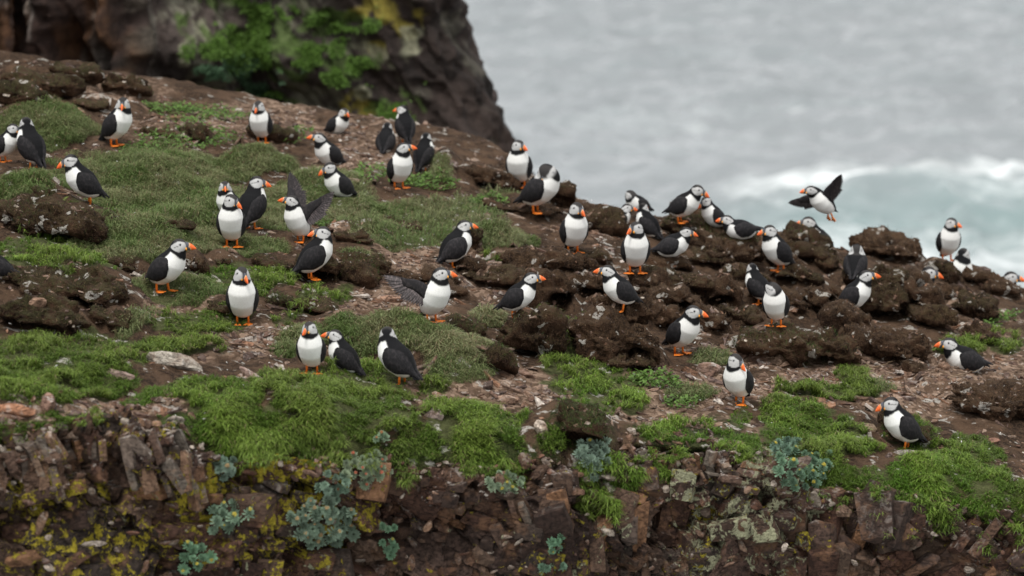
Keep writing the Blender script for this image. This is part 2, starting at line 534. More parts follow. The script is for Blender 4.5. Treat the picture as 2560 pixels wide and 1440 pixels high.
# patches of growth, in the photograph: centre, half sizes
TURF = [(150, 885, 250, 62), (420, 875, 110, 40), (80, 950, 170, 60), (290, 960, 70, 32), (100, 610, 130, 40), (190, 650, 80, 32),
        (500, 985, 130, 55), (600, 1050, 170, 60), (800, 1010, 230, 75), (930, 985, 110, 55), (760, 1080, 170, 50), (900, 1060, 150, 60),
        (1190, 1050, 125, 62), (1080, 1130, 90, 50), (1250, 1110, 70, 60), (480, 810, 115, 34), (610, 700, 110, 48), (800, 742, 95, 20),
        (1430, 905, 100, 46), (1500, 1000, 95, 26), (2090, 985, 120, 38), (1990, 1050, 110, 55), (2080, 1100, 130, 60), (2010, 1120, 110, 60),
        (2350, 1170, 170, 70), (2460, 1210, 110, 80), (2280, 1190, 90, 50), (2400, 880, 75, 32), (2520, 868, 50, 16), (2122, 935, 45, 22),
        (560, 780, 60, 24), (2420, 1110, 70, 40), (850, 930, 90, 22), (1090, 970, 40, 14), (160, 1065, 90, 24), (40, 1075, 45, 30), (1240, 650, 30, 12),
        (1650, 1085, 60, 24), (1760, 1095, 90, 30), (1850, 1050, 45, 30), (1500, 1210, 90, 70), (1640, 1190, 60, 30), (1250, 1180, 60, 40), (2310, 1060, 60, 25), (600, 1110, 110, 40), (820, 1130, 120, 36), (1010, 1140, 70, 34), (1180, 1150, 90, 40), (460, 1050, 70, 34), (2200, 1210, 70, 40), (2330, 1250, 90, 36), (2490, 1270, 60, 40), (1900, 1150, 50, 36), (1520, 1240, 50, 34), (350, 1000, 40, 20), (730, 960, 120, 24),
        (1860, 1110, 60, 30), (2080, 1210, 60, 50), (1270, 1170, 50, 40), (1660, 1140, 80, 20), (2420, 1290, 80, 30), (1480, 1190, 60, 40), (1010, 1180, 30, 24), (2240, 1260, 50, 26), (1580, 1010, 50, 14), (1370, 1085, 45, 45)]
TUSS = [(110, 300, 150, 62), (330, 420, 190, 60), (640, 395, 115, 46), (460, 500, 270, 72), (360, 590, 160, 66), (700, 520, 160, 60), (830, 490, 130, 60),
        (930, 520, 130, 26), (1080, 565, 200, 34), (1235, 590, 95, 44), (60, 470, 70, 45), (450, 722, 110, 36), (640, 620, 70, 30), (1000, 825, 225, 62),
        (1150, 890, 90, 45), (942, 600, 42, 22), (1108, 412, 36, 40), (1720, 982, 75, 24), (190, 330, 60, 28), (560, 430, 120, 50), (880, 640, 60, 20), (560, 610, 80, 30),
        (740, 860, 60, 40), (1230, 800, 50, 30), (1790, 900, 70, 22), (2180, 965, 60, 14), (330, 790, 40, 20)]
WEED = [(440, 352, 115, 22), (500, 285, 110, 16), (1065, 455, 75, 24), (1220, 500, 50, 14), (1630, 952, 62, 20), (930, 440, 40, 18), (420, 275, 60, 10), (800, 560, 30, 14), (2500, 800, 50, 10),
        (740, 340, 40, 12), (1700, 1010, 40, 10)]
SHALE = [(1700, 980, 420, 70), (2250, 950, 320, 60), (1300, 970, 260, 50), (650, 860, 130, 50), (250, 1030, 280, 50), (1000, 720, 170, 50), (1300, 640, 300, 40), (700, 320, 260, 60),
         (1200, 720, 90, 50), (2420, 740, 160, 60), (560, 300, 200, 40), (900, 570, 180, 40), (460, 770, 90, 30), (1900, 900, 250, 40), (150, 200, 140, 40), (1650, 1040, 300, 40), (2480, 900, 100, 60),
         (900, 400, 120, 40), (1500, 580, 120, 25), (300, 200, 120, 30), (2400, 960, 120, 30)]
MOSS = [(1440, 1060, 130, 70), (560, 1120, 180, 50), (1750, 1090, 180, 40), (1640, 1190, 120, 50), (1300, 1150, 120, 60), (1000, 1140, 150, 50), (2280, 1060, 80, 50)]

ROCK_V = ([0, 150, 300, 430, 480, 560, 650, 750, 900, 1000, 1150, 1300, 1400, 1480, 1560, 1700, 1800, 1900, 2050, 2150, 2300, 2450, 2560],
          [1085, 1075, 1055, 1080, 1135, 1165, 1135, 1150, 1160, 1175, 1175, 1175, 1160, 1225, 1105, 1112, 1115, 1165, 1250, 1235, 1255, 1290, 1300])

gx = np.concatenate([-3.4 - np.cumsum(np.geomspace(0.03, 1.6, 24))[::-1], np.arange(-3.4, 3.4, 0.0145), 3.4 + np.cumsum(np.geomspace(0.03, 1.6, 24))])
gq = np.concatenate([[-11.9, -10, -8, -6, -4.5, -3.5, -2.8, -2.2, -1.8], np.arange(-1.5, 0, 0.014), np.arange(0, 3.2, 0.0125), np.arange(3.2, 6.0, 0.02), 6.0 + np.cumsum(np.geomspace(0.03, 0.9, 18))])
NX, NQ = len(gx), len(gq)
GX, GQ = np.meshgrid(gx, gq, indexing='ij')
GP = surf(GX.ravel(), GQ.ravel())
_u, _v, _ = project(GP)
_in = smooth(0, 30, _v - np.interp(_u, *ROCK_V)) * (GQ.ravel() < 0.05)        # the soil lies back behind the stones of the face
GP = GP + (_in * 0.15)[:, None] * np.array([0, 0.96, -0.28])
HOLES = [(1592, 884, 30, 24, 0.22), (792, 690, 46, 17, 0.22), (1212, 464, 20, 9, 0.2), (1398, 752, 30, 22, 0.2), (1300, 890, 46, 15, 0.15), (2050, 905, 44, 15, 0.15), (2215, 792, 60, 15, 0.15),
         (140, 590, 60, 12, 0.15), (70, 818, 70, 17, 0.15), (1430, 1098, 80, 25, 0.15), (2275, 766, 34, 17, 0.15), (1800, 752, 36, 17, 0.15), (1690, 766, 40, 13, 0.12), (2240, 642, 44, 11, 0.12), (200, 758, 60, 13, 0.12),
         (905, 880, 36, 26, 0.2), (1480, 750, 30, 18, 0.15), (2120, 770, 40, 16, 0.15), (1960, 700, 34, 14, 0.12), (1110, 660, 40, 10, 0.10), (620, 560, 40, 8, 0.10)]
_HL = []
def dig(P):
    """burrows: push a round mouth back into the bank"""
    for (hx, hy, hz, rx, rz, dp) in _HL:
        e = np.hypot((P[:, 0] - hx) / rx, (P[:, 2] - hz) / rz)
        near = (P[:, 1] > hy - 0.16) & (P[:, 1] < hy + 0.22)
        P[:, 1] += np.where(near, dp * smooth(1.1, 0.7, e), 0)
    return P
gfaces = grid_faces(NX, NQ)
_st = 2
_ix = np.unique(np.r_[0:NX:_st, NX - 1]); _iq = np.unique(np.r_[0:NQ:_st, NQ - 1])
_sub = surf(GX.ravel(), GQ.ravel()).reshape(NX, NQ, 3)[np.ix_(_ix, _iq)]
_subxq = np.stack([GX[np.ix_(_ix, _iq)], GQ[np.ix_(_ix, _iq)]], -1).reshape(-1, 2)
_subf = grid_faces(len(_ix), len(_iq))
BVH_G = BVHTree.FromPolygons(_sub.reshape(-1, 3).tolist(), _subf.tolist())
CAM = Vector((0, 0, ZC))
def hit(bvh, u, v):
    d = ray_n(u, v)
    p, n, i, dist = bvh.ray_cast(CAM, Vector(d), 60)
    return p, n, i
def ground_xq(u, v):
    for dv in (0, 8, 16, 30, 50, 80, 120):
        p, n, i = hit(BVH_G, u, v + dv)
        if p is not None and p[1] < 18.9:
            xq = _subxq[_subf[i]].mean(0)
            return xq, np.array(p), np.array(n)
    p = plane_hit(u, v)
    return np.array([p[0], p[1] - ylip(p[0])]), p, np.array([0, 0, 1.0])

for (u, v, ru, rv, dp) in HOLES:
    _, p_, _n = ground_xq(u, v)
    dd_ = p_[1] * _cp - (p_[2] - ZC) * _sp
    _HL.append((p_[0], p_[1], p_[2], ru * dd_ / FPX, rv * dd_ / FPX, dp))
GP = dig(GP)

def to_patches(lst):
    out = []
    for (u, v, ru, rv) in lst:
        xq, p, n = ground_xq(u, v)
        _, va, da = project(surf(xq[0], xq[1] - 0.02))
        _, vb, _ = project(surf(xq[0], xq[1] + 0.02))
        k = max(abs(float(va - vb)) / 0.04, 60.0)
        # the slope is tilted sideways: shear so that the patch lies level in the view
        sl = (float(project(surf(xq[0] + 0.05, xq[1]))[1]) - float(project(surf(xq[0] - 0.05, xq[1]))[1])) / 0.1
        out.append((xq[0], xq[1], ru * float(da) / FPX, rv / k, sl / k))
    return out
def patch_mask(P, x, q, seed, edge=0.5):
    m = np.full(np.shape(x), -9.0)
    for (cx, cq, rx, rq, sh) in P:
        dx = x - cx
        dq = q - cq + (-sh) * dx
        m = np.maximum(m, 1 - np.sqrt((dx / rx) ** 2 + (dq / rq) ** 2))
    p = np.stack([x, q, 0 * x], -1)
    return m + edge * (0.75 * fbm(p * np.array([9, 6, 1]), 3, seed) + 0.25 * fbm(p * np.array([30, 20, 1]), 2, seed + 9))
P_TURF, P_TUSS, P_WEED, P_SHALE, P_MOSS = map(to_patches, (TURF, TUSS, WEED, SHALE, MOSS))

gxr, gqr = GX.ravel(), GQ.ravel()
_mt = patch_mask(P_TURF, gxr, gqr, 101, 0.75); _ms = patch_mask(P_TUSS, gxr, gqr, 131)
_mg = np.maximum(_mt, _ms)
_mh = patch_mask(P_SHALE, gxr, gqr, 161, 0.7)
_mm = patch_mask(P_MOSS, gxr, gqr, 171, 0.6)
far = np.maximum(smooth(3.0, 4.5, np.abs(gxr)), smooth(-1.0, -2.0, gqr) * 0)
cover = np.stack([smooth(-0.02, 0.18, _mg) * 0.9 + 0.0 * far, smooth(-0.25, 0.35, _mh) * (gqr > -0.6), smooth(-0.1, 0.3, _mm)], 1)
ground = obj('ground', mesh_np('ground', GP, gfaces, M_SOIL, True, {'cover': cover}))
tag(ground, 'bare peat and shale slope of the seabird headland', 'ground', kind='structure')

# ---------------------------------------------------------------- peat hummocks, built where they lie on the slope
MOSSY = {(1950, 862): 0.3, (2075, 880): 0.25, (1820, 596): 0.4, (1740, 572): 0.4, (2005, 600): 0.2, (310, 214): 0.2, (120, 556): 0.25, (110, 492): 0.6, (900, 655): 0.4, (888, 686): 0.25, (1235, 905): 0.35, (1440, 1062): 1.0, (2275, 1075): 0.6, (1335, 842): 0.25, (1165, 822): 0.5, (705, 757): 0.7, (480, 662): 0.2, (1178, 602): 0.4}
MV, MF = [], []
moff = 0
for i, (u, v, ru, rv) in enumerate(MOUNDS):
    xq, pb, nb_ = ground_xq(u, v + rv * 0.75)
    dep = pb[1] * _cp - (pb[2] - ZC) * _sp
    rx = ru * dep / FPX
    ry = min(max(rx * 0.8, 0.06), 0.20)
    d = ray(u, v)
    c = np.array([0, 0, ZC]) + d * (dep + 0.5 * ry)
    rvm = rv * dep / FPX
    rz = math.sqrt(max(rvm ** 2 - (0.19 * ry) ** 2, (0.6 * rvm) ** 2)) / 0.98
    V, F0 = ICO5 if (ru > 74 and v > 540) else ICO4
    sd = 300 + i * 7
    gg = np.random.default_rng(sd)
    # a mound is two to four lumps grown together
    nl = 2 + int(rx / rvm > 1.7) + int(rx / rvm > 2.6)
    S = np.array([rx, ry, rz])
    cs, rs = [], []
    for k in range(nl):
        t = (k + 0.5) / nl * 2 - 1
        cs.append((t * 0.55 * rx + gg.normal() * 0.06 * rx, gg.normal() * 0.15 * ry, gg.uniform(-0.22, 0.14) * rz))
        w_ = 0.62 if nl == 2 else 0.50
        rs.append((rx * w_ * gg.uniform(0.85, 1.15), ry * gg.uniform(0.8, 1.05), rz * gg.uniform(0.78, 1.0)))
    cs, rs = np.array(cs), np.array(rs)
    # push each direction out to the farthest lump
    D_ = V * S
    P = np.zeros_like(V); tt = np.full(len(V), 0.05)
    best = np.zeros(len(V))
    for k in range(nl):
        o_, r_ = -cs[k] / rs[k], D_ / rs[k]
        A_, B_, C_ = np.sum(r_ * r_, 1), 2 * (r_ @ o_), o_ @ o_ - 1
        disc = B_ * B_ - 4 * A_ * C_
        t2 = np.where(disc > 0, (-B_ + np.sqrt(np.maximum(disc, 0))) / (2 * A_), 0)
        best = np.maximum(best, t2)
    best = np.maximum(best, 0.45)
    P = D_ * best[:, None]
    nn = V / np.linalg.norm(V, axis=1)[:, None]
    s_ = min(1.0, rvm / 0.05)
    off = c * 3.1
    clod = ridged(P * 8 + off, 3, sd + 3)
    n2 = fbm(P * 20 + off, 3, sd + 5)
    n3 = fbm(P * 60 + off, 3, sd + 9)
    crev = smooth(0.42, 0.80, ridged(P * 7.5 + off + 3, 2, sd + 13))
    P = P + nn * ((0.060 * fbm(P * 5 + off, 2, sd) + 0.026 * clod + 0.036 * n2 + 0.019 * n3 - 0.040 * crev) * s_)[:, None]
    # eroded below: the skirt draws in
    low = smooth(0.15, -0.7, P[:, 2] / rz)
    P[:, 1] += (0.30 if i % 3 == 0 else 0.08) * ry * low * (P[:, 1] < 0)
    P[:, 2] -= 0.12 * P[:, 0]
    me = mesh_np('peat_hummock', P, F0, M_PEAT, True)
    o = obj('peat_hummock', me, ground, c)
    o['moss'] = float(MOSSY.get((u, v), 0.55 if u < 1000 else 0.10 + 0.25 * (i % 3 == 0)))
    P = dig(P + c) - c
    me.vertices.foreach_set('co', P.astype(np.float32).ravel())
    MV.append(P + c); MF.append(F0 + moff); moff += len(P)
MVa, MFa = np.concatenate(MV), np.concatenate(MF)
_gt = np.concatenate([_subf[:, [0, 1, 2]], _subf[:, [0, 2, 3]]])
BVH_M = BVHTree.FromPolygons(np.concatenate([_sub.reshape(-1, 3), MVa]).tolist(), np.concatenate([_gt, MFa + len(_subxq)]).tolist())

# ================================================================ SEA
def build_sea():
    ys = np.concatenate([np.arange(24, 56, 0.5), np.arange(56, 150, 0.25), np.geomspace(150, 4500, 60)])
    xs = np.concatenate([-np.geomspace(3000, 31, 40), np.arange(-30, 30, 0.25), np.geomspace(30.5, 3000, 40)])
    X, Y = np.meshgrid(xs, ys, indexing='ij')
    x, y = X.ravel(), Y.ravel()
    p = np.stack([x, y, 0 * x], -1)
    damp = smooth(260, 120, np.hypot(x, y))
    z = 0.30 * fbm(p * np.array([0.16, 0.30, 1]), 2, 5) + 0.42 * ridged(p * np.array([0.42, 0.75, 1]), 3, 6) + 0.19 * fbm(p * np.array([0.9, 2.0, 1]), 2, 8)
    # the breaking swell close in, running off to the right
    yc = 80 + 0.4 * (x - 8) + 1.2 * vnoise(p * np.array([0.2, 0, 0]), 9)
    amp = smooth(3, 8, x) * smooth(40, 24, x)
    z = z + 0.40 * amp * np.exp(-((y - yc) / 2.6) ** 2)
    z = z * damp
    # foam: on the breaker's back, in rags, and along the foot of the rocks
    rag = fbm(p * np.array([0.30, 0.70, 1]), 4, 12)
    rag2 = fbm(p * np.array([0.9, 1.6, 1]), 3, 19)
    f = 0.70 * amp * np.exp(-((y - yc - 1.8) / 5.2) ** 2) * (0.60 + 0.8 * rag)
    f = np.maximum(f, 0.42 * smooth(13, 0, np.abs(x - 5)) * np.exp(-((y - 93 - 2 * vnoise(p * np.array([0.3, 0, 0]), 4)) / 4.0) ** 2) * (0.6 + rag))
    f = np.maximum(f, 0.40 * np.exp(-((y - 70) / 6) ** 2))
    f = np.maximum(f, 0.30 * smooth(0.10, 0.45, rag) * smooth(130, 75, y))
    foam = np.clip(f * (1 + 0.6 * rag2), 0, 1)
    shoal = np.clip(0.60 * amp * np.exp(-((y - yc + 3.5) / 4.5) ** 2) + 0.35 * smooth(84, 70, y) * smooth(0, 12, x) + 0.15 * rag, 0, 1)
    cv = np.stack([foam, shoal, 0 * foam], 1)
    m = Mat('sea_water')
    a = m.n('SeparateColor'); m.l(m.attr('cover').outputs['Color'], a.inputs[0])
    pos = m.pos()
    n1 = m.noise(0.9, 5, 0.6, m.scaled(pos, (0.5, 1.0, 1)))
    n2 = m.noise(3.5, 4, 0.6, m.scaled(pos, (0.6, 1.0, 1)))
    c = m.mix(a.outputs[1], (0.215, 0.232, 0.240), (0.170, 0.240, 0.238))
    fm = m.ramp(m.math('ADD', a.outputs[0], m.math('MULTIPLY', m.math('SUBTRACT', n2, 0.5), 0.45)), 0.10, 0.85)
    c = m.mix(fm, c, (0.74, 0.77, 0.77))
    h = m.math('ADD', n1, m.math('MULTIPLY', n2, 0.4))
    b = m.n('BsdfPrincipled')
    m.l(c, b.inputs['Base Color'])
    m.l(m.mix(fm, (0.16, 0.16, 0.16), (0.8, 0.8, 0.8)), b.inputs['Roughness'])
    b.inputs['IOR'].default_value = 1.333
    m.l(m.bump(h, 0.34, 0.25), b.inputs['Normal'])
    m.l(b.outputs[0], m.out.inputs['Surface'])
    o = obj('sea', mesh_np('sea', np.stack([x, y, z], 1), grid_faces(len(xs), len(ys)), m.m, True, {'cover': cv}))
    tag(o, 'choppy pale grey sea with a breaking wave', 'sea', kind='structure')
build_sea()

# ================================================================ ROCK STACK BEHIND THE SLOPE
def build_cliff():
    plan = np.array([(-12, 21.0), (-6, 22.6), (-3.6, 23.3), (-2.6, 23.0), (-1.8, 23.5), (-1.05, 23.2), (-0.55, 23.35), (-0.22, 23.25), (-0.02, 23.6), (-0.06, 24.3), (-0.5, 26), (-2.5, 31)], float)
    seg = np.r_[0, np.cumsum(np.linalg.norm(np.diff(plan, axis=0), axis=1))]
    s = np.concatenate([np.linspace(0, 8.0, 40), np.arange(8.02, seg[8] + 0.8, 0.02), np.linspace(seg[8] + 0.85, seg[-1], 30)])
    h = np.concatenate([np.linspace(-12.6, -4.2, 24), np.arange(-4.1, -1.6, 0.02), np.linspace(-1.55, 3.5, 40)])
    S, H = np.meshgrid(s, h, indexing='ij')
    S, H = S.ravel(), H.ravel()
    x, y = np.interp(S, seg, plan[:, 0]), np.interp(S, seg, plan[:, 1])
    w = smooth(-3.2, -0.6, x)
    tx, ty = np.gradient(np.interp(s, seg, plan[:, 0]), s), np.gradient(np.interp(s, seg, plan[:, 1]), s)
    nx, ny = np.repeat(ty, len(h)), np.repeat(-tx, len(h))
    p = np.stack([S, H, 0 * S], -1)
    left = smooth(-2.3, -2.75, x)
    right = smooth(-0.95, -0.7, x)
    col_ = ridged(p * np.array([1.9, 0.28, 1]) + 0.4 * fbm(p * 1.5, 2, 3)[:, None], 3, 15)
    ramp_ = ridged(p @ np.array([[1.0, 0.35, 0], [0.45, 0.5, 0], [0, 0, 1]]) * 1.7, 3, 25)
    lump = fbm(p * 2.6, 4, 35)
    d = 0.75 * left * col_ + 0.22 * right * ramp_ + (0.16 + 0.10 * (1 - left) * (1 - right)) * lump + 0.06 * ridged(p * 6.5, 3, 45)
    ledge = (1 - left) * (1 - right) * 0.12 * np.sin(H * 7.0 + 2.0 * vnoise(p * 0.9, 55))
    d = d + ledge
    shift = -0.36 * (H + 3.2) * w - 0.05 * smooth(0.3, 0.9, H + 3.2)
    P = np.stack([x + nx * d * 0.8 + shift, y + ny * d - 0.25 * (H + 3.2) * 0 + 0.18 * (H + 3.2), ZC + H], -1)
    # rock colours: reddish columns, grey middle, dark brown corner; lichen crusts
    n1, n2, n3 = fbm(p * 3.2, 4, 61), fbm(p * np.array([7, 2.2, 1]), 3, 71), fbm(p * 9, 3, 81)
    red, grey, brn = np.array([0.020, 0.0105, 0.0075]), np.array([0.040, 0.031, 0.027]), np.array([0.024, 0.0165, 0.0135])
    c = red * left[:, None] + brn * right[:, None] + grey * np.clip(1 - left - right, 0, 1)[:, None]
    c = c * (1 + 0.75 * n1 + 0.45 * n2)[:, None]
    och = 1.25 * smooth(0.10, 0.36, n2 + 0.3 * n1) * left
    c = c * (1 - 0.6 * och[:, None]) + np.array([0.080, 0.038, 0.017]) * 0.6 * och[:, None]
    pl = smooth(0.12, 0.34, fbm(p * np.array([5.5, 4.5, 1]), 4, 91)) * (1 - left) * (1 - 0.6 * right) * 0.75
    c = c * (1 - pl[:, None]) + np.array([0.135, 0.130, 0.098]) * pl[:, None]
    pk = smooth(0.15, 0.4, fbm(p * np.array([2.4, 1.2, 1]) + p[:, [1, 0, 2]] * 1.5, 3, 97)) * right * 0.55
    c = c * (1 - pk[:, None]) + np.array([0.120, 0.088, 0.080]) * pk[:, None]
    wh = smooth(0.30, 0.42, fbm(p * np.array([6.5, 1.1, 1]), 3, 111)) * left * 0.45
    c = c * (1 - wh[:, None]) + np.array([0.24, 0.215, 0.19]) * wh[:, None]
    u, v, _ = project(P)
    def crust(lst, colr, seed):
        nonlocal c
        k = np.full(len(P), -9.0)
        for (cu, cv, ru, rv) in lst:
            cs = (cu - 1280) / FPX * 23.4
            ch = math.tan(-PITCH - math.atan((cv - 720) / FPX)) * 23.3
            k = np.maximum(k, 1 - np.hypot((P[:, 0] - cs) / (ru / FPX * 23.4), (P[:, 2] - ZC - ch) / (rv / FPX * 23.4)))
        g = 0.85 * smooth(0.15, 0.5, k + 1.5 * n3 + 0.7 * n1) * (y < 24.2)
        c = c * (1 - g[:, None]) + np.asarray(colr) * (0.8 + 0.5 * n3)[:, None] * g[:, None]
    crust([(965, 30, 70, 45), (1000, 60, 28, 55), (915, 20, 40, 30), (935, 120, 32, 24), (868, 245, 32, 40), (905, 300, 34, 44), (880, 270, 30, 30)], (0.20, 0.165, 0.028), 1)
    crust([(505, 70, 22, 46), (470, 130, 14, 30), (580, 205, 14, 18), (750, 40, 30, 40), (720, 60, 40, 30), (870, 130, 70, 40), (740, 265, 30, 30), (905, 230, 40, 20), (1010, 140, 40, 60), (700, 20, 40, 20), (760, 290, 40, 20)], (0.20, 0.20, 0.135), 2)
    crust([(640, 90, 130, 80), (820, 60, 100, 34), (850, 180, 80, 44), (620, 260, 120, 34), (980, 275, 50, 34), (750, 310, 70, 20), (720, 190, 60, 40), (480, 215, 30, 20), (560, 20, 70, 30)], (0.055, 0.090, 0.020), 3)
    m = Mat('cliff_rock')
    a = m.attr('col').outputs['Color']
    n_ = m.noise(14, 5, 0.6, m.pos())
    cc = m.mix(m.ramp(n_, 0.3, 0.7), m.mix(1.0, a, (0.6, 0.57, 0.55), 'MULTIPLY'), m.mix(1.0, a, (1.3, 1.3, 1.3), 'MULTIPLY'))
    mt = m.finish(cc, 0.85, 0.25, m.bump(n_, 0.6, 0.05))
    F = grid_faces(len(s), len(h))
    o = obj('cliff', mesh_np('cliff', P, F, mt, True, np.maximum(c, 0.004)))
    tag(o, 'dark rock cliff with green weeds and yellow lichen rising behind the slope', 'cliff', kind='structure')
    bv = BVHTree.FromPolygons(P.tolist(), F.tolist())
    return o, bv
cliff, BVH_C = build_cliff()

# ================================================================ ROCK FACE OF SPLIT STONES
def faceted(seed, sub=ICO2, planes=13, flat=(1, 1, 1), rough=0.35):
    """an angular stone: a ball cut back by random planes"""
    g = np.random.default_rng(seed)
    V, F = sub
    n = g.normal(size=(planes, 3)); n /= np.linalg.norm(n, axis=1)[:, None]
    d = 1 - rough * g.random(planes)
    dot = V @ n.T
    r = np.min(np.where(dot > 0.05, d / np.maximum(dot, 0.05), 9), axis=1)
    r = np.minimum(r, 1.12)
    return V * r[:, None] * np.array(flat), F

def rock_region(u, v):
    """cell width, height, lean of the long axis (deg), stand-off, yellow lichen, pale lichen, palette"""
    if u < 490:
        if v < 1195: return 40, 92, -20, 0.050, 0.55, 0.10, 1
        if v < 1290: return 74, 58, 24, 0.035, 0.78, 0.15, 0
        return 118, 66, 14, 0.030, 0.74, 0.10, 0
    if u < 900:
        return (84, 60, 6, 0.03, 0.85, 0.25, 0) if v < 1380 else (100, 56, 4, 0.03, 0.66, 0.45, 0)
    if u < 1260: return 80, 42, 8, 0.035, 0.28, 0.18, 2
    if u < 1460:
        return (62, 84, 28, 0.045, 0.22, 0.20, 1) if v < 1330 else (80, 66, 8, 0.03, 0.62, 0.25, 0)
    if u < 1840 and v < 1200: return 34, 76, -6, 0.030, 0.16, 0.20, 1
    if u < 1700: return 66, 112, 12, 0.050, 0.34, 0.34, 0
    if u < 2040: return 92, 82, 4, 0.022, 0.50, 0.80, 0
    if u < 2290: return 84, 106, 6, 0.035, 0.34, 0.18, 2
    return 132, 56, -38 + 76, 0.045, 0.30, 0.22, 2
PAL = [[(0.115, 0.062, 0.043), (0.095, 0.058, 0.044), (0.145, 0.092, 0.064), (0.092, 0.068, 0.054)],
       [(0.215, 0.185, 0.150), (0.165, 0.130, 0.104), (0.140, 0.090, 0.066), (0.190, 0.120, 0.078)],
       [(0.130, 0.068, 0.046), (0.160, 0.094, 0.062), (0.108, 0.070, 0.054), (0.180, 0.122, 0.086)]]

rock_face = obj('rock_face', None)
tag(rock_face, 'lichened cliff edge of dark red split stones below the turf', 'rock face', kind='structure')

def facets(px_, py_, scale, seed, hs, gs):
    """broken planes: every cell of a jittered grid is a flat of its own height and tilt"""
    X, Y = px_ / scale, py_ / scale
    ix, iy = np.floor(X).astype(np.int64), np.floor(Y).astype(np.int64)
    bd = np.full(X.shape, 1e9); out = np.zeros(X.shape)
    for dx in (-1, 0, 1):
        for dy in (-1, 0, 1):
            cx, cy = ix + dx, iy + dy
            z = np.zeros_like(cx)
            sx, sy = cx + _hash(cx, cy, z, seed), cy + _hash(cx, cy, z, seed + 1)
            d = (X - sx) ** 2 + (Y - sy) ** 2
            val = hs * (_hash(cx, cy, z, seed + 2) * 2 - 1) + gs * scale * ((X - sx) * (_hash(cx, cy, z, seed + 3) * 2 - 1) + (Y - sy) * (_hash(cx, cy, z, seed + 4) * 2 - 1))
            k = d < bd
            out = np.where(k, val, out); bd = np.where(k, d, bd)
    return out

